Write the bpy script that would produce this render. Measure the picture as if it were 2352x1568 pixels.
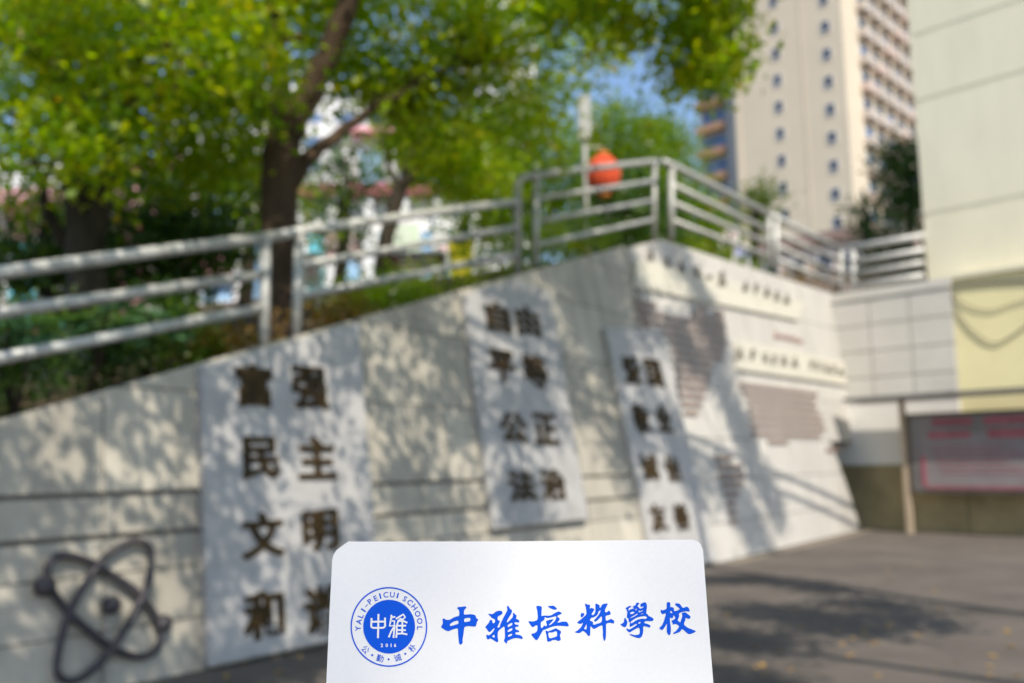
import bpy, bmesh, math, random
import numpy as np
from mathutils import Vector, Matrix, noise
random.seed(7); rng = np.random.default_rng(11)
for o in list(bpy.data.objects): bpy.data.objects.remove(o)
scene = bpy.context.scene; COL = scene.collection
rad = math.radians

# ------------------------------------------------------------------ camera
FPX = 2100.0                       # focal length for a picture 2352 wide
PITCH = math.atan(273/2100); ROLL = .015; EYE = 1.55
Fv = np.array([0, math.cos(PITCH), math.sin(PITCH)]); U0 = np.array([0, -math.sin(PITCH), math.cos(PITCH)]); R0 = np.array([1., 0, 0])
Rv = math.cos(ROLL)*R0 - math.sin(ROLL)*U0; Uv = math.sin(ROLL)*R0 + math.cos(ROLL)*U0
CAM = np.array([0, 0, EYE])
cd = bpy.data.cameras.new('camera'); cam = bpy.data.objects.new('camera', cd); COL.objects.link(cam)
cd.sensor_width = 36; cd.lens = 36*FPX/2352; cd.clip_start = .02; cd.clip_end = 3000
M = Matrix(((Rv[0], Uv[0], -Fv[0], 0), (Rv[1], Uv[1], -Fv[1], 0), (Rv[2], Uv[2], -Fv[2], EYE), (0, 0, 0, 1)))
cam.matrix_world = M
cd.dof.use_dof = True; cd.dof.focus_distance = .505; cd.dof.aperture_fstop = cd.lens/1000/.0051; cd.dof.aperture_blades = 0
scene.camera = cam

# ------------------------------------------------------------------ light
SUN_EL = rad(47); SUN_AZ = rad(-69)          # azimuth measured from +X towards +Y
sdir = Vector((math.cos(SUN_EL)*math.cos(SUN_AZ), math.cos(SUN_EL)*math.sin(SUN_AZ), math.sin(SUN_EL)))
world = bpy.data.worlds.new('World'); scene.world = world; world.use_nodes = True
nt = world.node_tree; bg = nt.nodes['Background']
sky = nt.nodes.new('ShaderNodeTexSky'); sky.sky_type = 'NISHITA'; sky.sun_disc = False
sky.sun_elevation = SUN_EL; sky.sun_rotation = math.atan2(sdir.x, sdir.y); sky.air_density = 1.0; sky.dust_density = .6; sky.ozone_density = 2.0
nt.links.new(sky.outputs[0], bg.inputs[0]); bg.inputs[1].default_value = .135
sd = bpy.data.lights.new('sun', 'SUN'); sd.energy = 3.9; sd.angle = rad(.53); sd.color = (1, .915, .785)
so = bpy.data.objects.new('sun', sd); COL.objects.link(so); so.rotation_euler = sdir.to_track_quat('Z', 'Y').to_euler(); so.location = (20, -10, 30)
vs = scene.view_settings; vs.view_transform = 'Standard'; vs.look = 'None'; vs.exposure = .63; vs.gamma = 1; vs.use_curve_mapping = False
scene.render.engine = 'CYCLES'; scene.cycles.max_bounces = 12; scene.cycles.diffuse_bounces = 6; scene.cycles.transmission_bounces = 8

# ------------------------------------------------------------------ geometry helpers
def ray(x, y): return Fv + (x-1176)/FPX*Rv + (784-y)/FPX*Uv
def at(x, y, Y):                                   # the point seen at (x, y) that lies Y metres ahead
    d = ray(x, y); return CAM + d*(Y/d[1])
def gnd(x, y, z=0):
    d = ray(x, y); return CAM + d*((z-EYE)/d[2])
def proj(P):
    d = np.asarray(P, float)-CAM; w = d@Fv; return np.array([1176+FPX*(d@Rv)/w, 784-FPX*(d@Uv)/w])
def onplane(x, y, P0, n):
    d = ray(x, y); return CAM + d*(((np.asarray(P0)-CAM)@n)/(d@n))
ZV = np.array([0, 0, 1.])
WA = rad(51); AL = np.array([math.cos(WA), math.sin(WA), 0]); NB = np.array([-math.sin(WA), math.cos(WA), 0]); WB = np.array([-1.63, 8.18, 0])
def W(s, t, o=0.):                                 # twisted, leaning face of the retaining wall
    b = rad(5.5+.9*(s+1)) if s > -2 else rad(4.6)
    return WB + AL*s + t*(math.cos(b)*ZV+math.sin(b)*NB) + o*(-math.cos(b)*NB+math.sin(b)*ZV)
def newton(fn, x, y, v):
    v = np.array(v, float)
    for i in range(60):
        p0 = proj(fn(*v)); e = np.array([x, y])-p0
        if abs(e).max() < .01: break
        J = np.array([(proj(fn(v[0]+1e-4, v[1]))-p0)/1e-4, (proj(fn(v[0], v[1]+1e-4))-p0)/1e-4]).T
        d = np.linalg.solve(J, e); v = v+d*min(1, 1.0/(abs(d).max()+1e-9))
    return v
def inv(x, y, o=0.): return newton(lambda s, t: W(s, t, o), x, y, (2., 1.))
TOPK = .3285
def topt(s): return 2.365+TOPK*(s+1.24)
# right wall: ruled patch
CREASE0, CREASE1 = (7.35, 0.), tuple(inv(1437, 570))
BL = W(*CREASE0); TL = W(*inv(1423, 520)); BR = gnd(1976, 1216)
_d = ray(1965, 690); TR = CAM+_d*((TL[2]-.05-EYE)/_d[2])
RN = np.cross(BR-BL, TL-BL); RN = RN/np.linalg.norm(RN)
if RN@(CAM-BL) < 0: RN = -RN
def V(u, v, o=0.): return (BL*(1-u)+BR*u)*(1-v)+(TL*(1-u)+TR*u)*v + RN*o
def invr(x, y, o=0.): return newton(lambda u, v: V(u, v, o), x, y, (.5, .5))
APEX = tuple(invr(1527, 548)); CORNER = tuple(invr(1437, 570))
# plane of the walls on the right
QA = rad(-46); QD = np.array([math.cos(QA), math.sin(QA), 0]); QN = np.array([math.sin(QA), -math.cos(QA), 0])  # faces the viewer
Q0 = np.array([7.45, 19.75, 0])
def Q(a, z, o=0.): return Q0+QD*a+ZV*z+QN*o
def invq(x, y, o=0.):
    p = onplane(x, y, Q0+QN*o, QN); return np.array([(p-Q0)@QD, p[2]])

# ------------------------------------------------------------------ object helpers
def tag(o, label=None, cat=None, group=None, kind=None):
    if label: o['label'] = label
    if cat: o['category'] = cat
    if group: o['group'] = group
    if kind: o['kind'] = kind
    return o
def empty(name, loc, label, cat, group=None):
    o = bpy.data.objects.new(name, None); COL.objects.link(o); o.location = tuple(loc); o.empty_display_size = .2
    tag(o, label, cat, group); return o
def wloc(o):
    v = Vector((0, 0, 0))
    while o is not None: v = v+o.location; o = o.parent
    return v
def mk(name, verts, faces, mat, parent=None, smooth=False, origin=None):
    """one mesh object; verts are world coordinates"""
    verts = np.asarray(verts, float)
    if origin is None: origin = verts.mean(0)
    me = bpy.data.meshes.new(name); me.from_pydata([tuple(v) for v in (verts-origin)], [], faces); me.update()
    bm = bmesh.new(); bm.from_mesh(me); bmesh.ops.recalc_face_normals(bm, faces=bm.faces); bm.to_mesh(me); bm.free()
    if smooth:
        for p in me.polygons: p.use_smooth = True
    if mat: me.materials.append(mat)
    o = bpy.data.objects.new(name, me); COL.objects.link(o)
    loc = Vector(tuple(origin))
    if parent: o.parent = parent; loc = loc-wloc(parent)
    o.location = loc
    return o
class MB:
    def __init__(self): self.v = []; self.f = []
    def add(self, vs, fs):
        b = len(self.v); self.v += [np.asarray(p, float) for p in vs]; self.f += [tuple(i+b for i in f) for f in fs]
    def prism(self, front, back):
        n = len(front); self.add(list(front)+list(back), [tuple(range(n)), tuple(range(2*n-1, n-1, -1))]+[(i, i+n, (i+1) % n+n, (i+1) % n) for i in range(n)])
    def box(self, c, h, ax=None):
        ax = np.eye(3) if ax is None else np.asarray(ax, float); c = np.asarray(c, float)
        P = [c+ax[0]*h[0]*i+ax[1]*h[1]*j+ax[2]*h[2]*k for k in (-1, 1) for j in (-1, 1) for i in (-1, 1)]
        self.add(P, [(0, 2, 3, 1), (4, 5, 7, 6), (0, 1, 5, 4), (2, 6, 7, 3), (0, 4, 6, 2), (1, 3, 7, 5)])
    def tube(self, pts, radii, n=8, closed=False):
        pts = [np.asarray(p, float) for p in pts]; m = len(pts)
        if np.isscalar(radii): radii = [radii]*m
        rings = []; ref = None
        for i, p in enumerate(pts):
            a = pts[(i-1) % m] if (closed or i > 0) else p; b = pts[(i+1) % m] if (closed or i < m-1) else p
            t = b-a; t = t/(np.linalg.norm(t)+1e-9)
            if ref is None: ref = np.array([0, 0, 1.]) if abs(t[2]) < .9 else np.array([1., 0, 0])
            e1 = np.cross(t, ref); e1 /= np.linalg.norm(e1)+1e-9; e2 = np.cross(t, e1); ref = -np.cross(t, e1) if False else ref
            rings.append([p+radii[i]*(math.cos(2*math.pi*k/n)*e1+math.sin(2*math.pi*k/n)*e2) for k in range(n)])
        fs = []
        for i in range(m if closed else m-1):
            j = (i+1) % m
            for k in range(n): fs.append((i*n+k, i*n+(k+1) % n, j*n+(k+1) % n, j*n+k))
        if not closed: fs += [tuple(range(n-1, -1, -1)), tuple((m-1)*n+k for k in range(n))]
        self.add([p for r_ in rings for p in r_], fs)
    def sphere(self, c, r, nu=14, nv=9):
        r = np.array([r]*3) if np.isscalar(r) else np.asarray(r); c = np.asarray(c)
        vs = [c+r*np.array([math.sin(math.pi*j/nv)*math.cos(2*math.pi*i/nu), math.sin(math.pi*j/nv)*math.sin(2*math.pi*i/nu), math.cos(math.pi*j/nv)]) for j in range(1, nv) for i in range(nu)]
        vs += [c+r*np.array([0, 0, 1]), c-r*np.array([0, 0, 1])]; T = len(vs)-2; fs = []
        for j in range(nv-2):
            for i in range(nu): fs.append((j*nu+i, j*nu+(i+1) % nu, (j+1)*nu+(i+1) % nu, (j+1)*nu+i))
        for i in range(nu): fs += [(T, (i+1) % nu, i), (T+1, (nv-2)*nu+i, (nv-2)*nu+(i+1) % nu)]
        self.add(vs, fs)
    def build(self, name, mat, parent=None, smooth=False, origin=None): return mk(name, self.v, self.f, mat, parent, smooth, origin)
def clip(poly, a, b):
    """keep the part of a 2-D polygon left of the line a->b"""
    out = []
    def sd_(p): return (b[0]-a[0])*(p[1]-a[1])-(b[1]-a[1])*(p[0]-a[0])
    for i in range(len(poly)):
        p, q = poly[i], poly[(i+1) % len(poly)]; dp, dq = sd_(p), sd_(q)
        if dp >= 0: out.append(p)
        if dp*dq < 0: k = dp/(dp-dq); out.append((p[0]+k*(q[0]-p[0]), p[1]+k*(q[1]-p[1])))
    return out
def area(p): return abs(sum(p[i][0]*p[(i+1) % len(p)][1]-p[(i+1) % len(p)][0]*p[i][1] for i in range(len(p))))/2
def dens(poly, step):
    out = []
    for i in range(len(poly)):
        p, q = poly[i], poly[(i+1) % len(poly)]; n = max(1, int(math.dist(p, q)/step))
        out += [(p[0]+(q[0]-p[0])*k/n, p[1]+(q[1]-p[1])*k/n) for k in range(n)]
    return out
def bez(mesh_obj, w=.006, seg=2):
    m = mesh_obj.modifiers.new('bevel', 'BEVEL'); m.width = w; m.segments = seg; m.limit_method = 'ANGLE'; return mesh_obj

# ------------------------------------------------------------------ materials
def mat(name, col, rough=.7, var=.0, scale=3., bump=0., bscale=40., col2=None, spec=.4, metal=0., stain=None, coords='Object', stretch=(1, 1, 1)):
    m = bpy.data.materials.new(name); m.use_nodes = True; nt = m.node_tree; b = nt.nodes['Principled BSDF']
    b.inputs['Roughness'].default_value = rough; b.inputs['Metallic'].default_value = metal; b.inputs['Specular IOR Level'].default_value = spec
    b.inputs['Base Color'].default_value = (*col, 1)
    geo = nt.nodes.new('ShaderNodeNewGeometry')
    mp = nt.nodes.new('ShaderNodeMapping'); mp.inputs['Scale'].default_value = stretch; nt.links.new(geo.outputs['Position'], mp.inputs[0])
    out = None
    if var or col2:
        n = nt.nodes.new('ShaderNodeTexNoise'); n.inputs['Scale'].default_value = scale; n.inputs['Detail'].default_value = 6; n.inputs['Roughness'].default_value = .62
        nt.links.new(mp.outputs[0], n.inputs[0])
        cr = nt.nodes.new('ShaderNodeValToRGB'); cr.color_ramp.elements[0].position = .32; cr.color_ramp.elements[1].position = .68
        c2 = col2 if col2 else tuple(c*(1-var) for c in col); c1 = col if col2 else tuple(min(1, c*(1+var)) for c in col)
        cr.color_ramp.elements[0].color = (*c2, 1); cr.color_ramp.elements[1].color = (*c1, 1)
        nt.links.new(n.outputs[0], cr.inputs[0]); nt.links.new(cr.outputs[0], b.inputs['Base Color'])
        # every piece a little different
        oi = nt.nodes.new('ShaderNodeObjectInfo'); mr = nt.nodes.new('ShaderNodeMapRange'); mr.inputs[3].default_value = 1-var*.5; mr.inputs[4].default_value = 1+var*.4
        nt.links.new(oi.outputs['Random'], mr.inputs[0])
        mx = nt.nodes.new('ShaderNodeMix'); mx.data_type = 'RGBA'; mx.blend_type = 'MULTIPLY'; mx.inputs[0].default_value = 1
        nt.links.new(cr.outputs[0], mx.inputs[6]); nt.links.new(mr.outputs[0], mx.inputs[7]); nt.links.new(mx.outputs[2], b.inputs['Base Color'])
    if bump:
        n2 = nt.nodes.new('ShaderNodeTexNoise'); n2.inputs['Scale'].default_value = bscale; n2.inputs['Detail'].default_value = 8; nt.links.new(mp.outputs[0], n2.inputs[0])
        bp = nt.nodes.new('ShaderNodeBump'); bp.inputs['Strength'].default_value = bump; bp.inputs['Distance'].default_value = .02
        nt.links.new(n2.outputs[0], bp.inputs['Height']); nt.links.new(bp.outputs[0], b.inputs['Normal'])
    return m
def leafmat(name, cols, trans=.45, rough=.5, transcol=(1.5, 1.35, .35)):
    m = bpy.data.materials.new(name); m.use_nodes = True; nt = m.node_tree; b = nt.nodes['Principled BSDF']; outn = nt.nodes['Material Output']
    geo = nt.nodes.new('ShaderNodeNewGeometry'); cr = nt.nodes.new('ShaderNodeValToRGB'); cr.color_ramp.interpolation = 'LINEAR'
    els = cr.color_ramp.elements
    for i, (p, c) in enumerate(cols):
        e = els[i] if i < 2 else els.new(p)
        e.position = p; e.color = (*c, 1)
    nz = nt.nodes.new('ShaderNodeTexNoise'); nz.inputs['Scale'].default_value = 1.6; nz.inputs['Detail'].default_value = 2; nt.links.new(geo.outputs['Position'], nz.inputs[0])
    mr = nt.nodes.new('ShaderNodeMapRange'); mr.inputs[1].default_value = .35; mr.inputs[2].default_value = .65; nt.links.new(nz.outputs[0], mr.inputs[0])
    mf = nt.nodes.new('ShaderNodeMix'); mf.inputs[0].default_value = .45; nt.links.new(geo.outputs['Random Per Island'], mf.inputs[2]); nt.links.new(mr.outputs[0], mf.inputs[3])
    nt.links.new(mf.outputs[0], cr.inputs[0]); nt.links.new(cr.outputs[0], b.inputs['Base Color'])
    b.inputs['Roughness'].default_value = rough; b.inputs['Specular IOR Level'].default_value = .6
    tr = nt.nodes.new('ShaderNodeBsdfTranslucent'); mx = nt.nodes.new('ShaderNodeMix'); mx.data_type = 'RGBA'; mx.blend_type = 'MULTIPLY'; mx.inputs[0].default_value = 1
    nt.links.new(cr.outputs[0], mx.inputs[6]); mx.inputs[7].default_value = (*transcol, 1); nt.links.new(mx.outputs[2], tr.inputs[0])
    ms = nt.nodes.new('ShaderNodeMixShader'); ms.inputs[0].default_value = trans
    nt.links.new(b.outputs[0], ms.inputs[1]); nt.links.new(tr.outputs[0], ms.inputs[2]); nt.links.new(ms.outputs[0], outn.inputs[0])
    return m
M_ASPH = mat('asphalt', (.104, .088, .076), .9, .27, .9, .6, 60)
M_STONE = mat('wall_stone', (.385, .355, .295), .8, .22, 2.6, .25, 25, stretch=(1, 1, .3))
M_STONE2 = mat('right_wall_stone', (.45, .43, .395), .75, .09, 2.2, .12, 20, stretch=(1, 1, .3))
M_JOINT = mat('tile_joint', (.40, .38, .34), .9, .1, 4)
M_MORTAR = mat('mortar', (.16, .145, .12), .95, .2, 8)
M_SLAB = mat('grey_granite', (.375, .365, .355), .6, .12, 4, .25, 70)
M_BRONZE = mat('bronze_letters', (.040, .024, .007), .65, .35, 9, .1, 40, metal=.1, spec=.2)
M_IRON = mat('dark_iron', (.05, .045, .05), .55, .2, 6, .15, 60, metal=.2)
M_RAIL = mat('galvanised_rail', (.46, .455, .425), .5, .24, 7, .05, 60, metal=.25)
M_SOIL = mat('soil', (.09, .065, .035), .95, .4, 2.5, .6, 12)
M_BARK = mat('bark', (.060, .037, .020), .9, .45, 5, .9, 22, stretch=(1, 1, .35))
M_BARKD = mat('dark_bark', (.035, .027, .017), .9, .4, 5, .9, 22, stretch=(1, 1, .35))
M_BAND = mat('cream_band', (.50, .475, .40), .7, .05, 3)
M_INK = mat('dark_letters', (.05, .04, .025), .6, .2, 8)
M_SLAT = mat('brown_slats', (.22, .155, .13), .7, .12, 5)
M_REDINK = mat('brown_red_letters', (.30, .17, .15), .7)
M_TILE = mat('grey_tiles', (.57, .545, .495), .5, .05, 2)
M_PLASTER = mat('cream_plaster', (.72, .675, .515), .85, .06, 1.4, .1, 30, stretch=(1, 1, .25))
M_PLASTERY = mat('yellow_plaster', (.77, .695, .40), .85, .05, .8, .1, 30)
M_GROOVE = mat('groove_plaster', (.67, .63, .48), .9, .05, 2)
M_WHITEWALL = mat('white_plaster', (.78, .76, .72), .8, .04, 1)
M_DADO = mat('olive_base_paint', (.33, .27, .145), .7, .25, 1.4, .1, 30)
M_POST = mat('brown_post', (.42, .33, .24), .6, .12, 4)
M_CANOPY = mat('grey_canopy', (.15, .145, .14), .7, .12, 4)
M_TOWER = mat('beige_render', (.60, .52, .40), .85, .04, .12)
M_TOWERG = mat('grey_render', (.36, .355, .35), .85, .04, .2)
M_TOWERS = mat('pinkish_render', (.50, .44, .385), .85, .1, .3)
M_GLASS = mat('dark_window_glass', (.035, .05, .085), .25, .3, 1, spec=.4)
M_GLASSB = mat('blue_window_glass', (.10, .17, .32), .3, .3, .6, spec=.6)
M_FRAME = mat('window_frame', (.55, .55, .55), .5)
M_ORANGE = mat('orange_balcony', (.36, .215, .13), .8, .1, .5)
M_BROWNROOF = mat('brown_roof', (.30, .21, .18), .8, .1, .5)
M_PINKB = mat('pink_beige_wall', (.55, .44, .38), .85, .06, .4)
M_WHITE = mat('white_wall_paint', (.72, .72, .72), .7, .05, .3)
M_PINK = mat('pink_paint', (.68, .33, .36), .8, .12, .6)
M_PINKL = mat('pale_pink_board', (.75, .45, .52), .7, .06, .8)
M_MAROON = mat('maroon_paint', (.28, .08, .09), .7, .15, 1)
M_TEAL = mat('teal_paint', (.12, .42, .50), .7, .1, .6)
M_SKYB = mat('light_blue_paint', (.30, .48, .68), .7, .1, .6)
M_YELLOW = mat('yellow_plastic', (.62, .55, .02), .5, .08, 2)
M_PGREEN = mat('pale_green_board', (.55, .70, .50), .7, .1, 1)
M_LANT = mat('red_orange_cloth', (.55, .065, .018), .85, .1, 4)
M_LANTY = mat('gold_trim', (.55, .20, .03), .5)
M_POLE = mat('pale_pole', (.36, .35, .31), .6, .08, 3)
M_BOARDG = mat('notice_glass', (.17, .16, .16), .4, .25, 1.2, spec=.3)
M_BOARDF = mat('notice_frame', (.09, .075, .06), .5, .2, 3)
M_POSTER = mat('grey_poster', (.225, .20, .205), .5, .12, 2)
M_POSTERR = mat('red_print', (.30, .085, .11), .5, .2, 3)
M_BLUEB = mat('blue_board', (.10, .14, .5), .7)
M_CABLE = mat('grey_cable', (.22, .21, .17), .7)
L_GREEN = leafmat('green_leaves', [(0, (.08, .19, .004)), (.3, (.17, .30, .004)), (.6, (.28, .37, .003)), (.88, (.38, .41, .004)), (1, (.50, .30, .006))], .66, .30, (1.75, 1.65, .3))
L_MID = leafmat('mid_green_leaves', [(0, (.06, .14, .006)), (.5, (.13, .23, .005)), (.9, (.21, .28, .004)), (1, (.36, .24, .008))], .62, .30, (1.75, 1.65, .35))
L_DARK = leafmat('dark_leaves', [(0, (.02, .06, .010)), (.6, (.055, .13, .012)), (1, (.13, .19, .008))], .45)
L_FATSIA = leafmat('broad_leaves', [(0, (.055, .14, .06)), (.6, (.09, .19, .085)), (1, (.16, .24, .05))], .3, .32, (1.2, 1.3, .5))
L_YELL = leafmat('yellow_brown_leaves', [(0, (.10, .12, .01)), (.5, (.24, .14, .012)), (1, (.32, .19, .015))], .35)
L_FALL = mat('dry_leaf', (.40, .24, .06), .8, .35, 9)

# ------------------------------------------------------------------ ground, terrace
gv = [(-1500, -300, 0), (1500, -300, 0), (1500, 2500, 0), (-1500, 2500, 0)]
tag(mk('ground', gv, [(0, 1, 2, 3)], M_ASPH), 'grey brown asphalt yard in front of the stone wall, dappled with tree shade', kind='structure')
m = MB()
rows = []
for s in np.linspace(-14, CREASE1[0]+.5, 24):
    b = W(s, topt(s) if s > -4.5 else topt(-4.5), -.2); b[2] -= .10
    r_ = []
    for k, d in enumerate([0, .4, 1, 2, 4, 8, 15, 30, 60]):
        p = b+NB*d; p[2] = b[2]+(.12*noise.noise(Vector((p[0]*.7, p[1]*.7, 0))) if d > 0 else 0)+min(d, 15)*.05
        r_.append(p)
    rows.append(r_)
n_ = len(rows[0])
m.add([p for r_ in rows for p in r_], [(i*n_+k, (i+1)*n_+k, (i+1)*n_+k+1, i*n_+k+1) for i in range(len(rows)-1) for k in range(n_-1)])
tag(m.build('hillside', M_SOIL), 'brown soil bank behind the sloping stone wall', kind='structure')
zt = V(*APEX)[2]-.14
tp = [V(*APEX)-RN*.12, TR-RN*.12, Q(.3, 0, -.35), Q(9, 0, -.35), Q(9, 0, -.35)+AL*70, TL+NB*60+AL*60, TL+NB*60]
tp = [np.array([p[0], p[1], zt]) for p in tp]
tag(mk('kerb_strip', [BL-RN*.05+ZV*.004, BR-RN*.05+ZV*.004, BR+RN*.32*np.array([1, 1, 0])+ZV*(.006-BR[2]), BL+RN*.30*np.array([1, 1, 0])+ZV*(.006-BL[2])], [(0, 1, 2, 3)], mat('dusty_concrete', (.24, .205, .15), .9, .3, 2.5)), 'dusty tan concrete strip along the foot of the right wall', kind='structure')
tag(mk('terrace', tp, [tuple(range(len(tp)))], M_SOIL), 'raised level terrace behind the railing on the right', kind='structure')

# ------------------------------------------------------------------ retaining wall
wall = empty('retaining_wall', WB, 'long leaning beige stone panelled wall with a sloping top, carrying the grey tablets', 'wall')
def strip(front_of, poly, thick, o0, name, mt, parent, bevel=0):
    P = dens(poly, .6) if len(poly) < 60 else poly
    m = MB(); m.prism([front_of(a, b, o0) for a, b in P], [front_of(a, b, o0-thick) for a, b in P]); return m.build(name, mt, parent)
SL = -4.6
m = MB(); ns = 22
cols_ = []
for i in range(ns+1):
    s0 = SL+(CREASE0[0]-SL)*i/ns; s1 = SL+(CREASE1[0]-SL)*i/ns
    cols_.append([W(s0, -.1, -.032), W(s1, topt(s1)-.004, -.032), W(s1, topt(s1)-.004, -.34), W(s0, -.1, -.34)])
m.add([p for c in cols_ for p in c], [(i*4+k, (i+1)*4+k, (i+1)*4+(k+1) % 4, i*4+(k+1) % 4) for i in range(ns) for k in range(4)]+[(0, 1, 2, 3), (ns*4+3, ns*4+2, ns*4+1, ns*4)])
m.build('core', M_MORTAR, wall)
tj = [(0, .40, .006), (.40, .79, .006), (.79, 1.055, .02), (1.055, 1.355, .02), (1.355, 2.15, .006), (2.15, 2.95, .006), (2.95, 3.75, .006), (3.75, 4.55, .006), (4.55, 5.65, .006)]
vj = [SL+.02, -3.25, -2.0, -.75, .5, 1.75, 3.0, 4.25, 5.5, 6.75, 8.6]
for r_, (t0, t1, g) in enumerate(tj):
    gb = .02 if t0 in (1.055, 1.355) else .006; gt = .02 if t1 in (1.055, 1.355) else .006
    for c in range(len(vj)-1):
        poly = [(vj[c]+.006, t0+gb), (vj[c+1]-.006, t0+gb), (vj[c+1]-.006, t1-gt), (vj[c]+.006, t1-gt)]
        poly = clip(poly, (20, topt(20)), (-20, topt(-20)))
        if len(poly) > 2: poly = clip(poly, CREASE0, CREASE1)
        if len(poly) > 2 and area(poly) > .01:
            strip(lambda a, b, o: W(a, b, o), poly, .03, random.uniform(-.003, .003), 'panel', M_STONE, wall)
# right half of the wall
uvU0, uvU1 = invr(1965, 690), invr(2050, 975); uvL0, uvL1 = invr(1926, 1062), invr(1976, 1216)
vs_ = (uvU1[1]+uvL0[1])/2
def right_poly(p, upper):
    p = clip(p, (0, 0), (0, -1)) if False else p
    p = clip(p, uvL1, uvL0) if not upper else clip(p, uvU1, uvU0)
    return clip(p, APEX, CORNER) if len(p) > 2 else p
rc = []
for upper, v0, v1 in ((False, -.02, vs_), (True, vs_, 1.0)):
    poly = right_poly([(0.003, v0), (1.5, v0), (1.5, v1), (0.003, v1)], upper)
    poly = dens(poly, .12); m = MB(); m.prism([V(a, b, -.032) for a, b in poly], [V(a, b, -.34) for a, b in poly]); m.build('core', M_MORTAR, wall)
    nr = 3 if not upper else 4
    for i in range(nr):
        for j in range(9):
            g = .0012
            q = [(j*.17+g+.003, v0+(v1-v0)*i/nr+g), ((j+1)*.17-g+.003, v0+(v1-v0)*i/nr+g), ((j+1)*.17-g+.003, v0+(v1-v0)*(i+1)/nr-g), (j*.17+g+.003, v0+(v1-v0)*(i+1)/nr-g)]
            q = right_poly(q, upper)
            if len(q) > 2 and area(q) > .0004:
                q = dens(q, .06); m = MB(); m.prism([V(a, b, 0) for a, b in q], [V(a, b, -.03) for a, b in q]); m.build('panel', M_STONE2, wall)

# ------------------------------------------------------------------ glyph meshes
_gc = {}
def glyph(ch, bold=.0, extrude=0.):
    """verts (x, y, z) scaled to a unit box centred on 0, faces"""
    k = (ch, bold, extrude)
    if k in _gc: return _gc[k]
    c = bpy.data.curves.new('g', 'FONT'); c.body = ch; c.offset = bold; c.extrude = extrude; c.resolution_u = 3
    o = bpy.data.objects.new('g', c); COL.objects.link(o); dg = bpy.context.evaluated_depsgraph_get()
    me = bpy.data.meshes.new_from_object(o.evaluated_get(dg)); v = np.array([tuple(p.co) for p in me.vertices]); f = [tuple(p.vertices) for p in me.polygons]
    bpy.data.objects.remove(o); bpy.data.curves.remove(c); bpy.data.meshes.remove(me)
    lo, hi = v.min(0), v.max(0); v[:, 0] = (v[:, 0]-(lo[0]+hi[0])/2)/(hi[0]-lo[0]); v[:, 1] = (v[:, 1]-(lo[1]+hi[1])/2)/(hi[1]-lo[1])
    asp = (hi[0]-lo[0])/(hi[1]-lo[1]); _gc[k] = (v, f, asp); return _gc[k]

# ------------------------------------------------------------------ the three tablets
def tablet(poly, chars, label, bot):
    p = empty('stone_tablet', W(poly[0][0], bot, .05), label, 'tablet', 'grey tablets on the stone wall')
    P = dens(poly, .5); m = MB(); m.prism([W(a, b, .10) for a, b in P], [W(a, b, .004) for a, b in P]); o = m.build('slab', M_SLAB, p); bez(o, .012)
    for ch, x, y, w, h in chars:
        s, t = inv(x, y, .10); s0, _ = inv(x-w/2, y, .10); s1, _ = inv(x+w/2, y, .10); _, ta = inv(x, y-h/2, .10); _, tb = inv(x, y+h/2, .10)
        v, f, asp = glyph(ch, .02, .5)
        sw, sh = s1-s0, ta-tb
        m = MB()                                    # heavy cut letters: the glyph thickened on all sides
        for k, (dx, dy) in enumerate(((-.016, -.012), (.016, -.012), (-.016, .012), (.016, .012))):
            m.add([W(s+(q[0]*.97+dx)*sw, t+(q[1]*.97+dy)*sh, .102+(q[2]+.5)*(.018+.0004*k)) for q in v], f)
        m.build('character', M_BRONZE, p)
    return p
def px(*L): return [tuple(inv(x, y)) for x, y in L]
s1_, s2_ = -1.22, .55
tablet([(s1_, .03), (s2_, .03), (s2_, topt(s2_)-.05), (s1_, topt(s1_)-.03)],
       [('富', 583, 885, 82, 98), ('强', 711, 891, 82, 98), ('民', 597, 1051, 86, 98), ('主', 727, 1051, 86, 98), ('文', 603, 1228, 98, 106), ('明', 735, 1217, 82, 96), ('和', 606, 1410, 92, 112), ('谐', 742, 1398, 88, 110)],
       'widest nearest grey tablet with large bronze characters, right of the atom emblem', .03)
tp2 = px((1053, 683), (1120, 660), (1175, 650), (1262, 679))
tablet([(2.28, .82), (4.1, .82)]+[(min(4.1, a), min(b, topt(a)-.03)) for a, b in tp2[::-1]],
       [('自', 1143, 729, 52, 66), ('由', 1211, 737, 50, 66), ('平', 1153, 840, 58, 72), ('等', 1228, 852, 54, 76), ('公', 1179, 982, 60, 72), ('正', 1252, 985, 54, 72), ('法', 1198, 1115, 62, 74), ('治', 1269, 1112, 56, 72)],
       'middle grey tablet whose bottom edge ends well above the ground', .82)
tp3 = px((1383, 757), (1525, 766))
tablet([(5.42, .03), (7.2, .03), (7.2, tp3[1][1]), (5.42, tp3[0][1])],
       [('爱', 1450, 850, 38, 62), ('国', 1501, 857, 36, 62), ('敬', 1472, 962, 38, 64), ('业', 1523, 962, 34, 60), ('诚', 1491, 1073, 38, 62), ('信', 1543, 1075, 34, 62), ('友', 1511, 1188, 38, 66), ('善', 1563, 1186, 34, 64)],
       'farthest grey tablet, standing against the corner of the wall beside the world map', .03)

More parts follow.
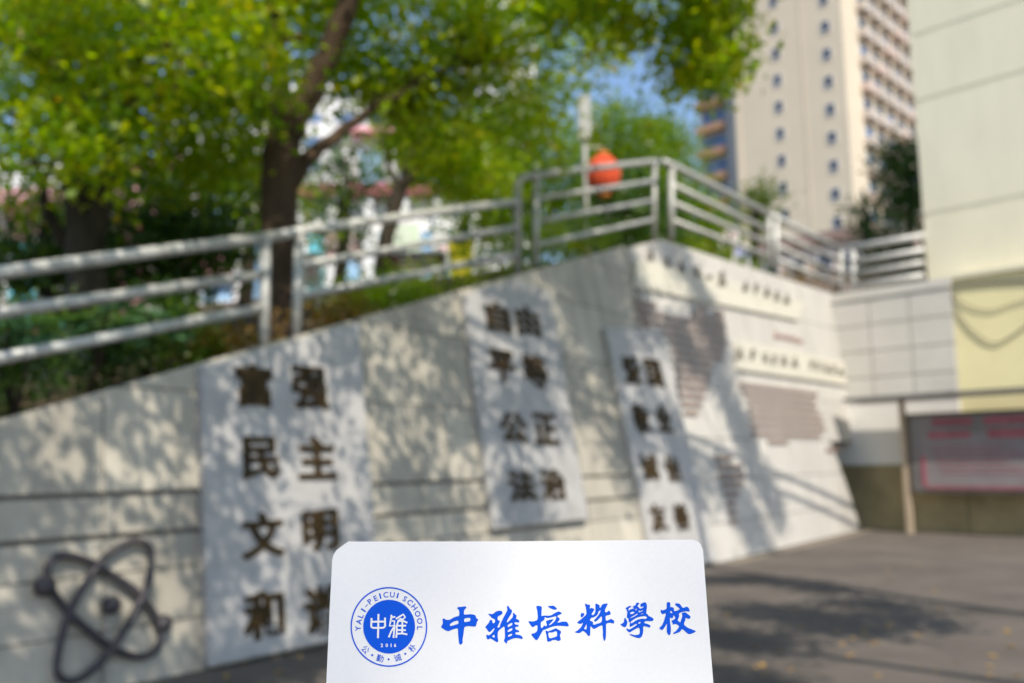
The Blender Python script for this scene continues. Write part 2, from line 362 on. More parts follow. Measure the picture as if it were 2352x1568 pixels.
# ------------------------------------------------------------------ atom emblem
def c7(X, Y): return (.3359*X, 1041+.3359*Y)
def ringpts(L, o):
    P = [np.array(inv(*c7(*q), o)) for q in L]; n = len(P); out = []
    for i in range(n):
        a, b, c, d = P[i-1], P[i], P[(i+1) % n], P[(i+2) % n]
        for k in range(5):
            t = k/5; out.append(.5*((2*b)+(-a+c)*t+(2*a-5*b+4*c-d)*t*t+(-a+3*b-3*c+d)*t**3))
    return [W(q[0], q[1], o) for q in out]
at_ = empty('atom_emblem', W(*inv(*c7(730, 1035)), .05), 'dark iron atom emblem of two crossed rings and three balls on the wall', 'emblem')
m = MB(); m.tube(ringpts([(330, 770), (430, 693), (640, 755), (960, 970), (1095, 1190), (1070, 1330), (960, 1388), (760, 1322), (500, 1115), (350, 920)], .06), .028, 8, True); m.build('ring', M_IRON, at_, True)
m = MB(); m.tube(ringpts([(930, 595), (1030, 665), (1015, 880), (930, 1060), (770, 1330), (570, 1525), (440, 1545), (390, 1440), (465, 1110), (630, 820), (770, 665)], .065), .026, 8, True); m.build('ring', M_IRON, at_, True)
for (X, Y), r_, nm in (((275, 905), .073, 'electron'), ((1085, 1160), .066, 'electron'), ((730, 1035), .067, 'nucleus')):
    m = MB(); m.sphere(W(*inv(*c7(X, Y)), .065), r_); m.build(nm, M_IRON, at_, True)

# ------------------------------------------------------------------ right wall: bands with lettering, world map of slats
def cz(X, Y): return (1408.8+.3125*X, 551+.3125*Y)
def cm(X, Y): return (1384+.4297*X, 643+.4297*Y)
def vpoly(L, o0, th, name, mt, parent):
    q = dens([tuple(invr(*p)) for p in L], .08); m = MB(); m.prism([V(a, b, o0) for a, b in q], [V(a, b, o0-th) for a, b in q]); return m.build(name, mt, parent)
def scribble(cx, cy, w, h, seed, o, name, mt, parent):
    """a brush written sign too blurred to read: a few crossing strokes"""
    r2 = random.Random(seed); m = MB()
    st = [((-.45, .25), (.45, .32)), ((0, .5), (-.05, -.5)), ((-.4, -.05), (.42, 0)), ((-.1, .1), (-.45, -.45)), ((.05, .05), (.45, -.45)), ((-.3, -.3), (.3, -.28))]
    for a, b in r2.sample(st, 4):
        pa = np.array([cx+a[0]*w, cy-a[1]*h]); pb = np.array([cx+b[0]*w, cy-b[1]*h]); d = pb-pa; n = np.array([-d[1], d[0]])/np.linalg.norm(d)*w*.09
        q = [tuple(invr(*p)) for p in (pa-n, pb-n*.6, pb+n*.6, pa+n)]
        m.prism([V(a_, b_, o) for a_, b_ in q], [V(a_, b_, o-.02) for a_, b_ in q])
    return m.build(name, mt, parent)
b1 = empty('lettered_band', V(*invr(1640, 660), .05), 'upper cream band with dark brush characters under the railing corner', 'wall band', 'lettered bands on the right wall')
vpoly([(1452, 600), (1452, 662), (1828, 737), (1840, 697), (1640, 640), (1530, 612)], .06, .055, 'board', M_BAND, b1)
for i, (X, Y, w, h) in enumerate([(250, 125, 16, 26), (370, 172, 16, 26), (475, 205, 17, 28), (590, 245, 18, 29), (680, 272, 12, 18), (775, 295, 18, 36), (950, 350, 16, 26), (1030, 365, 14, 24), (1105, 390, 15, 25), (1180, 420, 14, 24), (1250, 440, 15, 25)]):
    scribble(*cz(X, Y), w, h, i+1, .082, 'character', M_INK, b1)
b2 = empty('lettered_band', V(*invr(1820, 850), .05), 'lower cream band with dark brush characters above the right hand map half', 'wall band', 'lettered bands on the right wall')
vpoly([(1688, 785), (1688, 850), (1962, 889), (1953, 838), (1800, 805)], .06, .055, 'board', M_BAND, b2)
for i, (X, Y, w, h) in enumerate([(905, 840, 17, 32), (1000, 850, 14, 26), (1090, 872, 15, 27), (1160, 888, 12, 25), (1230, 892, 15, 27), (1310, 905, 14, 25), (1440, 920, 14, 25), (1490, 932, 13, 25), (1540, 946, 13, 25), (1598, 955, 14, 27), (1650, 965, 13, 27), (1700, 978, 14, 27)]):
    scribble(*cz(X, Y), w, h, i+40, .082, 'character', M_INK, b2)
rl = empty('small_lettering', V(*invr(1807, 778), .02), 'short line of small reddish letters between the two cream bands', 'lettering')
for i in range(7): scribble(1781+i*9.5, 769+i*2.6, 9, 13 if i else 20, i+80, .025, 'letter', M_REDINK, rl)
def slatmap(polys, label, y0, y1, dy, hh):
    root = empty('map_relief', V(*invr(*cm(*polys[0][0])), .02), label, 'map', 'brown slat relief of the world map')
    P = [[tuple(invr(*cm(*q))) for q in poly] for poly in polys]
    v = y0
    while v < y1:
        for poly in P:
            xs = []
            for i in range(len(poly)):
                a, b = poly[i], poly[(i+1) % len(poly)]
                if (a[1] > v) != (b[1] > v): xs.append(a[0]+(v-a[1])/(b[1]-a[1])*(b[0]-a[0]))
            xs.sort()
            for k in range(0, len(xs)-1, 2):
                a, b = xs[k], xs[k+1]
                if b-a < .01: continue
                q = dens([(a, v-hh/2), (b, v-hh/2), (b, v+hh/2), (a, v+hh/2)], .1)
                m = MB(); m.prism([V(x, y, .032) for x, y in q], [V(x, y, .003) for x, y in q]); m.build('slat', M_SLAT, root)
        v += dy
    return root
slatmap([[(150, 100), (240, 105), (330, 190), (470, 190), (480, 160), (540, 130), (560, 180), (640, 160), (655, 300), (640, 420), (590, 440), (560, 560), (520, 680), (480, 760), (440, 740), (400, 600), (370, 400), (340, 300), (170, 260)],
         [(590, 920), (680, 950), (760, 1010), (745, 1100), (700, 1180), (712, 1330), (690, 1340), (660, 1180), (620, 1050)]],
        'left part of the brown slatted world map, partly hidden by the farthest tablet', .05, .95, .0272, .0128)
slatmap([[(720, 555), (1150, 585), (1130, 660), (1170, 740), (1190, 820), (1120, 850), (1040, 830), (960, 880), (860, 860), (800, 850), (790, 760), (770, 640)], [(1180, 880), (1240, 890), (1270, 930), (1200, 925)]],
        'right half of the brown slatted world map under the lower cream band', .05, .95, .0272, .0128)

# ------------------------------------------------------------------ railings
PT0, PT1 = W(-2.72, topt(-2.72), -.16), W(8.5, topt(8.5), -.16); PD = PT1-PT0; PN = np.array([PD[1], -PD[0], 0]); PN /= np.linalg.norm(PN)
def onleft(x, y): return onplane(x, y, PT0, PN)
PDr = TR-TL; PNr = np.array([PDr[1], -PDr[0], 0]); PNr /= np.linalg.norm(PNr)
TLb = TL-RN*.16
def onright(x, y): return onplane(x, y, TLb, PNr)
def onfar(x, y): return onplane(x, y, Q(0, 0, -.12), QN)
def railing(name, fn, label, top, rails, posts, rt, rm, rp):
    p0 = fn(*posts[0][1]) if posts else fn(*top[0]); root = empty(name, p0, label, 'railing', 'grey metal railings above the wall')
    m = MB(); m.tube([fn(*q) for q in top], rt, 10); m.build('top_rail', M_RAIL, root, True)
    for a, b in rails:
        m = MB(); m.tube([fn(*a), fn(*b)], rm, 9); m.build('rail', M_RAIL, root, True)
    for a, b in posts:
        m = MB(); m.tube([fn(*a), fn(*b)], rp, 9); m.build('post', M_RAIL, root, True)
    return root
railing('railing', onleft, 'nearest railing section at the left edge, sloping up to the double post',
        [(-260, 662), (0, 626), (300, 586), (640, 541)], [((-260, 755), (606, 630)), ((-260, 872), (606, 706))], [((610, 545), (606, 806))], .052, .045, .05)
railing('railing', onleft, 'middle railing section between the two double posts, rising above the widest and middle tablets',
        [(643, 541), (700, 529), (950, 494), (1188, 463)], [((688, 610), (1186, 522)), ((688, 680), (1186, 584))], [((688, 532), (680, 780))], .05, .042, .048)
railing('railing', onleft, 'raised railing section on the wall crest before the corner, taller than its neighbours',
        [(1189, 626), (1189, 425), (1194, 411), (1206, 405), (1350, 388), (1500, 371), (1512, 372)], [((1234, 456), (1500, 416)), ((1234, 508), (1500, 461)), ((1234, 562), (1500, 505))], [((1232, 404), (1230, 612)), ((1504, 374), (1502, 550))], .05, .04, .045)
railing('railing', onright, 'railing section running down behind the corner with a double post at its end',
        [(1524, 372), (1545, 380), (1768, 492)], [((1545, 425), (1768, 530)), ((1545, 466), (1768, 560)), ((1545, 507), (1768, 590))], [((1543, 382), (1541, 552)), ((1766, 490), (1766, 612))], .065, .05, .06)
railing('railing', onright, 'short railing section between two double posts above the lettered bands',
        [(1770, 493), (1930, 572)], [((1784, 536), (1928, 600)), ((1784, 566), (1928, 628)), ((1784, 596), (1928, 654))], [((1783, 500), (1783, 616)), ((1930, 570), (1930, 680))], .07, .055, .065)
railing('railing', onfar, 'level railing section ending at the cream building, above the grey tiled wall',
        [(1950, 570), (2122, 542)], [((1960, 602), (2122, 575)), ((1960, 630), (2122, 604)), ((1960, 657), (2122, 633))], [((1960, 570), (1962, 690))], .075, .07, .07)

# ------------------------------------------------------------------ tiled wall, cream building, notice board
a_end = invq(2192, 780)[0]; ztile = invq(1985, 676)[1]
tw = empty('tiled_wall', Q(0, 0), 'pale grey tiled wall with an olive base under the level railing', 'wall')
A0 = -2.2
m = MB(); m.box((Q(A0, 0, -.2)+Q(a_end, 0, -.2))/2+ZV*(ztile-.1)/2, ((a_end-A0)/2, .16, (ztile-.1)/2), [QD, QN, ZV]); m.build('core', M_JOINT, tw)
m = MB(); m.box((Q(A0, ztile+.0, -.14)+Q(a_end, ztile, -.14))/2, ((a_end-A0)/2+.02, .17, .1), [QD, QN, ZV]); bez(m.build('coping', M_TILE, tw), .01)
zcan = invq(2200, 905)[1]
def qpanel(a0, a1, z0, z1, o, th, mt, parent, name='tile'):
    m = MB(); m.box((Q(a0, z0, o-th/2)+Q(a1, z1, o-th/2))/2, (abs(a1-a0)/2, th/2, abs(z1-z0)/2), [QD, QN, ZV]); return m.build(name, mt, parent)
zz = zcan-.1; hgt = (ztile-.1-zz)/4
nn = 5; wd = (a_end-A0)/nn
for i in range(4):
    for j in range(nn):
        qpanel(A0+j*wd+.012, A0+(j+1)*wd-.012, zz+i*hgt+.012, zz+(i+1)*hgt-.012, 0, .04, M_TILE, tw)
qpanel(A0, a_end, 1.35, zz-.01, -.005, .035, M_WHITEWALL, tw, 'plaster')
qpanel(A0, a_end, .0, 1.342, .02, .06, M_DADO, tw, 'painted_base')

cb = empty('cream_building', Q(a_end+3, 0, -.5), 'tall plain cream building with faint horizontal bands at the right edge', 'building')
a0c = invq(2131, 640, -.45)[0]; a1c = a0c+4.2
zs = [ztile+.05]+[invq(2240, y, -.45)[1] for y in (475, 200, 40)]+[30]
gw = .07
lo_ = a_end+.004
m = MB(); m.box((Q(a0c+.02, 0, -4.5)+Q(a1c, 30, -4.5))/2, ((a1c-a0c)/2-.02, 4.04, 15), [QD, QN, ZV]); m.build('core', M_GROOVE, cb)
z_ = zs[0]
for i in range(4):
    qpanel(a0c, a1c, zs[i]+(gw if i else 0), zs[i+1]-gw, -.45, .10, M_PLASTER, cb, 'wall_panel')
qpanel(lo_, a1c, 1.36, zs[0]-.01, -.06, .49, M_PLASTERY, cb, 'lower_wall')
qpanel(lo_, a1c, 0, 1.35, -.03, .5, M_DADO, cb, 'painted_base')
mm = MB(); mm.box((Q(lo_, zs[0]+.04, -.2)+Q(a1c, zs[0]+.04, -.2))/2, ((a1c-lo_)/2, .22, .045), [QD, QN, ZV]); mm.build('ledge', M_GROOVE, cb)

nb_ = empty('notice_board', Q(a_end, 0, .5), 'grey glazed notice board with red print on brown posts under a thin roof', 'notice board')
OB = .55
ap = invq(2083, 1100, OB)[0]; ar = ap+3.2
zc = invq(2200, 906, OB)[1]; zt_, zb_ = invq(2200, 945, OB)[1], invq(2200, 1134, OB)[1]
for a in (ap, ar):
    m = MB(); m.box(Q(a, zc/2, OB), (.05, .05, zc/2), [QD, QN, ZV]); m.build('post', M_POST, nb_)
m = MB(); m.box((Q(ap-1.0, zc, OB+.1)+Q(ar+.5, zc, OB+.1))/2, ((ar-ap)/2+.75, .42, .035), [QD, QN, ZV]); m.build('roof', M_CANOPY, nb_)
m = MB(); m.box((Q(ap+.07, zt_, OB)+Q(ar-.07, zb_, OB))/2, ((ar-ap)/2-.07, .05, (zt_-zb_)/2), [QD, QN, ZV]); bez(m.build('frame', M_BOARDF, nb_), .01)
qpanel(ap+.17, ar-.17, zb_+.07, zt_-.07, OB+.056, .004, M_BOARDG, nb_, 'glass')
qpanel(ap+.34, ar-.5, zb_+.12, zt_-.42, OB+.064, .004, M_POSTER, nb_, 'poster')
for a0, a1, z0, z1 in ((ap+.6, ap+1.35, zt_-.26, zt_-.12), (ap+1.55, ap+2.6, zt_-.26, zt_-.12), (ap+.5, ap+1.3, zt_-.50, zt_-.38), (ap+1.6, ap+2.7, zt_-.52, zt_-.36), (ap+.34, ap+.42, zb_+.14, zb_+.75), (ap+.42, ap+2.4, zb_+.1, zb_+.15))+tuple((ap+.55+.03*k, ap+1.9+.25*(k % 3), zt_-.68-.1*k, zt_-.66-.1*k) for k in range(6)):
    qpanel(a0, a1, z0, z1, OB+.071, .003, M_POSTERR, nb_, 'red_print')
def cable(pts, label, r_=.022):
    P = [np.asarray(p) for p in pts]; out = []
    for i in range(len(P)-1):
        for k in range(6):
            t = k/6; a, b, c, d = P[max(i-1, 0)], P[i], P[i+1], P[min(i+2, len(P)-1)]
            out.append(.5*((2*b)+(-a+c)*t+(2*a-5*b+4*c-d)*t*t+(-a+3*b-3*c+d)*t**3))
    out.append(P[-1]); m = MB(); m.tube(out, r_, 6); o = m.build('wall_cable', M_CABLE, None, True); tag(o, label, 'cable', 'cables along the cream building')
def qc(L, o=-.03): return [Q(*invq(x, y, o), o) for x, y in L]
cable(qc([(1975, 692), (2060, 672), (2130, 668), (2230, 652), (2352, 642), (2560, 630)]), 'dark cable running along the ledge of the cream building', .025)
cable(qc([(2188, 672), (2200, 715), (2235, 760), (2284, 788), (2330, 768), (2400, 720), (2560, 660)]), 'lowest sagging cable hanging in front of the yellow wall', .015)
cable(qc([(2190, 670), (2220, 700), (2280, 712), (2352, 690), (2560, 640)]), 'shallow sagging cable just below the ledge of the cream building', .012)

# ------------------------------------------------------------------ towers and buildings behind
def tower(name, corner, df, ds, wf, ws, H, label, mf, msd):
    root = empty(name, corner, label, 'building'); ax = [df, ds, ZV]
    m = MB(); m.box(corner-df*wf/2+ds*ws/2+ZV*H/2, (wf/2, ws/2, H/2), ax); m.build('wall', mf, root); return root
TA = rad(-44); TDf = np.array([math.cos(TA), math.sin(TA), 0]); TDs = np.array([-TDf[1], TDf[0], 0]); TNf = -TDs
TC = at(1962, 480, 96); TC[2] = 0
def tpt(x, y, o=0.): p = onplane(x, y, TC+TNf*o, TNf); return (p-TC)@TDf, p[2]
wf = -tpt(1694, 300)[0]
tt = empty('beige_tower', TC, 'tall beige tower block with two columns of small dark windows', 'building')
m = MB(); m.box(TC-TDf*wf/2+TDs*13+ZV*35, (wf/2, 13, 35), [TDf, TDs, ZV]); m.build('wall', M_TOWER, tt)
win = None
def window(root, c, w, h, ax, mg, mf):
    m = MB(); t = .08*w+.05
    for dx, dz, a, b in ((0, h/2, w/2+t/2, t/2), (0, -h/2, w/2+t/2, t/2), (-w/2, 0, t/2, h/2-t/2), (w/2, 0, t/2, h/2-t/2)):
        m.box(c+ax[0]*dx+ZV*dz, (a, .06, b), ax)
    f = m.build('window', mf, root)
    m = MB(); m.box(c, (w/2-t/2, .025, h/2-t/2), ax); m.build('pane', mg, f)
a1_, a2_ = tpt(1790, 245)[0], tpt(1908, 250)[0]
zf = [tpt(1790, y)[1] for y in (60, 122, 183, 244, 307, 371, 436, 497)]; dz_ = (zf[0]-zf[-1])/7
for k in range(-5, 14):
    z = zf[-1]+k*dz_
    if z < 1: continue
    for a, off in ((a1_, 0), (a2_, 0)):
        zz_ = z if a == a1_ else z+tpt(1908, 250)[1]-zf[3]+(0 if abs(tpt(1908, 250)[1]-zf[3]) < dz_/2 else -round((tpt(1908, 250)[1]-zf[3])/dz_)*dz_)
        window(tt, TC+TDf*a+ZV*zz_+TNf*.04, .95, 1.3, [TDf, TNf, ZV], M_GLASS, M_FRAME)
m = MB()
for k in (.36, .99):
    m.box(TC-TDf*wf*k+ZV*35+TNf*.03, (.35 if k > .5 else .12, .06 if k > .5 else .03, 35), [TDf, TNf, ZV])
m.build('pilaster', M_TOWER, tt)
# side face with stacked balconies
for k in range(23):
    z = k*dz_+.4
    for j in range(8):
        c = TC+TDs*(1.9+3.3*j)+TDf*.06+ZV*(z+1.7)
        if j == 0: continue
        window(tt, c, 1.9, 1.5, [TDs, TDf, ZV], M_GLASS if (k+j) % 3 else M_GLASSB, M_FRAME)
        m = MB(); m.box(c+TDf*.45-ZV*1.25, (1.3, .5, .5), [TDs, TDf, ZV]); m.build('balcony', M_TOWERS if (k*3+j) % 4 else M_PINKB, tt)
# set back wing with a grey return and orange balconies
wg = TC-TDf*wf+TDs*1.2
def wpt(x): return (onplane(x, 300, wg, TNf)-wg)@TDf
w1, w2 = wpt(1668), wpt(1596)
m = MB(); m.box(wg+TDf*w1/2+TDs*5+ZV*35, (-w1/2, 5, 35), [TDf, TDs, ZV]); m.build('wing', M_TOWERG, tt)
m = MB(); m.box(wg+TDf*(w1+w2)/2+TDs*6.2+ZV*35, ((w1-w2)/2, 5, 35), [TDf, TDs, ZV]); m.build('wing', M_TOWER, tt)
zo = [onplane(1632, y, wg, TNf)[2] for y in (236, 295, 352, 408)]; dzo = (zo[0]-zo[-1])/3
for k in range(-7, 5):
    z = zo[-1]+k*dzo
    if z < .8: continue
    m = MB(); m.box(wg+TDf*(w1+w2)/2+TDs*.5+ZV*z, ((w1-w2)/2-.1, .65, .42), [TDf, TNf, ZV]); m.build('balcony', M_ORANGE, tt)
    window(tt, wg+TDf*(w1+w2)/2+TDs*1.15+ZV*(z+dzo*.5), (w1-w2)*.85, dzo-1.1, [TDf, TNf, ZV], M_GLASSB, M_FRAME)
# low brown roofed building in front of the tower
pc = at(1992, 560, 60); pc[2] = 0
lb = empty('brown_roofed_building', pc, 'low pinkish building with a brown roof at the foot of the beige tower', 'building')
zl = at(1930, 540, 60)[2]
m = MB(); m.box(pc-TDf*4+TDs*4+ZV*zl/2, (4, 4, zl/2), [TDf, TDs, ZV]); m.build('wall', M_PINKB, lb)
m = MB(); m.box(pc-TDf*4+TDs*4+ZV*(zl+.35), (4.4, 4.4, .35), [TDf, TDs, ZV]); m.build('roof', M_BROWNROOF, lb)
for j in range(4): window(lb, pc-TDf*(1+2*j)+TNf*.05+ZV*(zl-1.5), 1.1, 1.3, [TDf, TNf, ZV], M_GLASS, M_FRAME)
# white tower behind the trees
X3 = np.array([1., 0, 0]); Y3 = np.array([0, 1., 0])
def hblock(x0, x1, Y, depth, ztop, label, mw, floors, bays, mg, name='white_tower', band=None, z0=3.):
    p0, p1 = at(x0, 500, Y), at(x1, 500, Y); c = (p0+p1)/2; w = p1[0]-p0[0]; c[2] = 0
    root = empty(name, c, label, 'building')
    m = MB(); m.box(c+Y3*depth/2+ZV*ztop/2, (w/2, depth/2, ztop/2)); m.build('wall', mw, root)
    fh = (ztop-z0)/floors
    for k in range(floors):
        if band:
            m = MB(); m.box(c+ZV*(z0+k*fh+.15)-Y3*.35, (w/2+.05, .34, .5)); m.build('balcony', band, root)
        for j in range(bays):
            window(root, c+X3*(-w/2+w*(j+.5)/bays)+ZV*(z0+k*fh+fh*.58)-Y3*.04, w/bays*.6, fh*.46, [X3, -Y3, ZV], mg, M_FRAME)
    return root
hblock(1060, 1238, 125, 14, 95, 'white high rise with balcony bands seen through the tree crowns', M_WHITE, 26, 3, M_GLASSB, band=M_WHITE)
hblock(-60, 330, 140, 14, 50, 'wide pale high rise at far left behind the dark tree', M_WHITE, 13, 8, M_GLASSB, band=None)
hblock(380, 900, 150, 14, 66, 'pale high rise far behind the forked tree', M_WHITE, 15, 7, M_GLASSB, band=None)
# pastel school building behind the trees
def pastel(x0, x1, Y, z0, z1, mw, mroof, ncol, label, seed):
    p0, p1 = at(x0, 500, Y), at(x1, 500, Y); c = (p0+p1)/2; w = p1[0]-p0[0]; c[2] = z0
    root = empty('pastel_building', c, label, 'building', 'pastel low buildings behind the trees'); r2 = random.Random(seed)
    h = z1-z0
    m = MB(); m.box(c+Y3*3+ZV*h/2, (w/2, 3, h/2)); m.build('wall', mw, root)
    m = MB(); m.prism([c+X3*(-w/2-.4)-Y3*.6+ZV*h, c+X3*(w/2+.4)-Y3*.6+ZV*h, c+X3*(w/2+.4)+Y3*3+ZV*(h+1.4), c+X3*(-w/2-.4)+Y3*3+ZV*(h+1.4)],
                      [c+X3*(-w/2-.4)-Y3*.6+ZV*(h-.15), c+X3*(w/2+.4)-Y3*.6+ZV*(h-.15), c+X3*(w/2+.4)+Y3*6.6+ZV*(h-.15), c+X3*(-w/2-.4)+Y3*6.6+ZV*(h-.15)]); m.build('roof', mroof, root)
    for j in range(ncol+1):
        m = MB(); m.box(c+X3*(-w/2+w*j/ncol)-Y3*.25+ZV*h/2, (.16, .2, h/2-.16)); m.build('column', M_WHITE, root)
    fl = max(1, int(h/3.2))
    for k in range(fl):
        for j in range(ncol):
            window(root, c+X3*(-w/2+w*(j+.5)/ncol)+ZV*(h*(k+.55)/fl)-Y3*.05, w/ncol*.62, h/fl*.5, [X3, -Y3, ZV], r2.choice([M_GLASSB, M_SKYB, M_TEAL]), M_WHITE)
        m = MB(); m.box(c-Y3*.3+ZV*(h*k/fl+.35), (w/2, .12, .3)); m.build('parapet', mroof if k else M_WHITE, root)
    return root
pastel(-120, 250, 24, 3.3, 8.6, M_PINK, M_PINK, 3, 'pinkish low building at far left behind the dark tree', 3)
pastel(262, 560, 27, 3.5, 10.6, M_SKYB, M_PINK, 3, 'light blue low building with a pink roof between the left trees', 4)
pastel(690, 1090, 30, 4.2, 10.5, M_WHITE, M_MAROON, 5, 'white low building with maroon trim behind the middle railing', 5)
pastel(800, 905, 33, 4.2, 13.8, M_WHITE, M_PINK, 1, 'narrow white tower house with a pink roof beside the forked tree', 6)
# boards and bin just behind the middle railing
def board(x0, x1, y0, y1, Y, mt, label, name='display_board'):
    p, q = at(x0, y0, Y), at(x1, y1, Y); c = (p+q)/2; w, h = abs(q[0]-p[0]), abs(p[2]-q[2])
    root = empty(name, (c[0], Y, c[2]-h/2-.5), label, 'display board', 'boards behind the middle railing')
    m = MB(); m.box(c, (w/2, .02, h/2)); m.build('sheet', mt, root)
    m = MB()
    for sx in (-1, 1): m.box(c+X3*sx*(w/2+.03)-ZV*.25, (.03, .03, h/2+.28))
    for sz in (-1, 1): m.box(c+ZV*sz*(h/2+.03), (w/2, .028, .03))
    m.build('frame', M_WHITE, root)
    m = MB()
    for k in range(3): m.box(c+ZV*(h*.28-h*.25*k)-Y3*.024, (w*.36, .003, h*.05))
    m.build('print', M_WHITE if mt is not M_WHITE else M_PINK, root); return root
board(752, 826, 536, 592, 17, M_PINKL, 'pale pink board behind the middle railing')
board(700, 728, 590, 650, 13, M_WHITE, 'small white board right of the big trunk')
board(893, 960, 520, 580, 18, M_PGREEN, 'pale green and white board behind the middle railing')
board(900, 1020, 585, 622, 17, M_MAROON, 'low maroon board beside the yellow bin')
board(1000, 1040, 545, 600, 19, M_WHITE, 'white board left of the yellow bin')
def bin_(x0, x1, y0, y1, Y):
    p, q = at(x0, y0, Y), at(x1, y1, Y); c = (p+q)/2; w, h = abs(q[0]-p[0]), abs(p[2]-q[2])
    root = empty('yellow_bin', (c[0], Y, c[2]-h/2), 'yellow plastic bin behind the middle railing', 'bin')
    def r4(k, z, d=0): return [c+np.array([sx*w/2*k, sy*w/2*k, z+d]) for sx, sy in ((-1, -1), (1, -1), (1, 1), (-1, 1))]
    m = MB(); m.prism(r4(1, h*.38), r4(.84, -h/2)); bez(m.build('body', M_YELLOW, root), .02)
    m = MB(); m.prism(r4(.9, h*.5), r4(1.06, h*.39)); bez(m.build('lid', M_YELLOW, root), .02)
    m = MB(); m.box(c-Y3*(w/2+.02)+ZV*h*.3, (w*.25, .02, .02)); m.build('handle', M_IRON, root)
bin_(1030, 1088, 542, 640, 16)
# pole with light box, and the red lantern hanging from its arm
YL = 17.
pb, pt = at(1350, 600, YL), at(1345, 225, YL); pt[0] = pb[0]; pt[1] = pb[1]
pl = empty('lamp_pole', pb, 'pale thin pole topped by a narrow light box beside the red lantern', 'lamp pole')
m = MB(); m.tube([pb-ZV*.8, pt], [.05, .04], 9); m.build('pole', M_POLE, pl, True)
lc = at(1346, 273, YL); lc[0] = pb[0]
m = MB(); m.box(lc-Y3*.06, (.12, .06, .44)); bez(m.build('light_box', M_POLE, pl), .02)
lan = at(1386, 402, YL)
m = MB(); m.tube([pb*np.array([1, 1, 0])+ZV*(lan[2]+.55), lan+ZV*.55], .02, 6); m.build('arm', M_POLE, pl)
ln = empty('red_lantern', lan, 'large orange red cloth lantern hanging behind the railing crest', 'lantern')
m = MB(); nrib = 14
vs2 = []; nz = 12
for j in range(nz+1):
    ph = .2+(math.pi-.4)*j/nz
    for i in range(nrib*2):
        rr = .33*math.sin(ph)*(1 if i % 2 else .94); an = math.pi*i/nrib
        vs2.append(lan+np.array([rr*math.cos(an), rr*math.sin(an), .40*math.cos(ph)]))
N2 = nrib*2
m.add(vs2, [(j*N2+i, j*N2+(i+1) % N2, (j+1)*N2+(i+1) % N2, (j+1)*N2+i) for j in range(nz) for i in range(N2)]+[tuple(range(N2)), tuple(nz*N2+i for i in range(N2))])
m.build('shade', M_LANT, ln)
for sz in (-1, 1):
    m = MB(); m.tube([lan+ZV*sz*.385, lan+ZV*sz*.44], .12, 14); m.build('cap', M_LANTY, ln, True)
m = MB(); m.tube([lan+ZV*.44, lan+ZV*.56], .012, 6); m.build('cord', M_LANTY, ln)
board(1655, 1692, 536, 552, 22, M_PINKL, 'small pink board behind the short railing section')
board(1688, 1716, 568, 588, 19, M_BLUEB, 'small blue board behind the short railing section')

# ------------------------------------------------------------------ trees
def leaves(name, clumps, nper, size, mt, parent, spread=.35, flat=.75, up=.12, asp=.52):
    """clumps: array of centres; one mesh of many small folded leaves"""
    C_ = np.repeat(np.asarray(clumps), nper, 0); n = len(C_)
    P = C_+rng.normal(0, 1, (n, 3))*spread*np.array([1, 1, flat])
    N = rng.normal(0, 1, (n, 3)); N[:, 2] += up*np.sign(rng.random(n)+.3)*2; N /= np.linalg.norm(N, axis=1)[:, None]
    A = rng.normal(0, 1, (n, 3)); A -= (A*N).sum(1)[:, None]*N; A /= np.linalg.norm(A, axis=1)[:, None]; B_ = np.cross(N, A)
    L = size*rng.uniform(.65, 1.25, n)[:, None]; Wd = L*asp
    v = np.stack([P-A*L*.5, P+B_*Wd*.5+N*L*.08-A*L*.02, P+A*L*.5, P-B_*Wd*.5+N*L*.08-A*L*.02], 1).reshape(-1, 3)
    org = v.mean(0); me = bpy.data.meshes.new(name)
    me.vertices.add(4*n); me.vertices.foreach_set('co', (v-org).ravel().astype(np.float32))
    me.loops.add(4*n); me.loops.foreach_set('vertex_index', np.arange(4*n, dtype=np.int32))
    me.polygons.add(n); me.polygons.foreach_set('loop_start', np.arange(0, 4*n, 4, dtype=np.int32)); me.polygons.foreach_set('loop_total', np.full(n, 4, np.int32))
    me.update(calc_edges=True); me.materials.append(mt)
    o = bpy.data.objects.new(name, me); COL.objects.link(o)
    if parent: o.parent = parent
    o.location = Vector(tuple(org))-(wloc(parent) if parent else Vector((0, 0, 0)))
    return o
def ell(c, r, n, hollow=.35):
    d = rng.normal(0, 1, (n, 3)); d /= np.linalg.norm(d, axis=1)[:, None]; k = (hollow**3+(1-hollow**3)*rng.random(n))**(1/3)
    return np.asarray(c)+d*k[:, None]*np.asarray(r)
def smooth_path(P, R, sub=4):
    P = [np.asarray(p, float) for p in P]; out = []; rr = []
    for i in range(len(P)-1):
        a, b, c, d = P[max(i-1, 0)], P[i], P[i+1], P[min(i+2, len(P)-1)]
        for k in range(sub):
            t = k/sub; out.append(.5*((2*b)+(-a+c)*t+(2*a-5*b+4*c-d)*t*t+(-a+3*b-3*c+d)*t**3)+rng.normal(0, .012, 3)); rr.append((R[i]*(1-t)+R[i+1]*t)*rng.uniform(.95, 1.06))
    out.append(P[-1]); rr.append(R[-1]); return out, rr
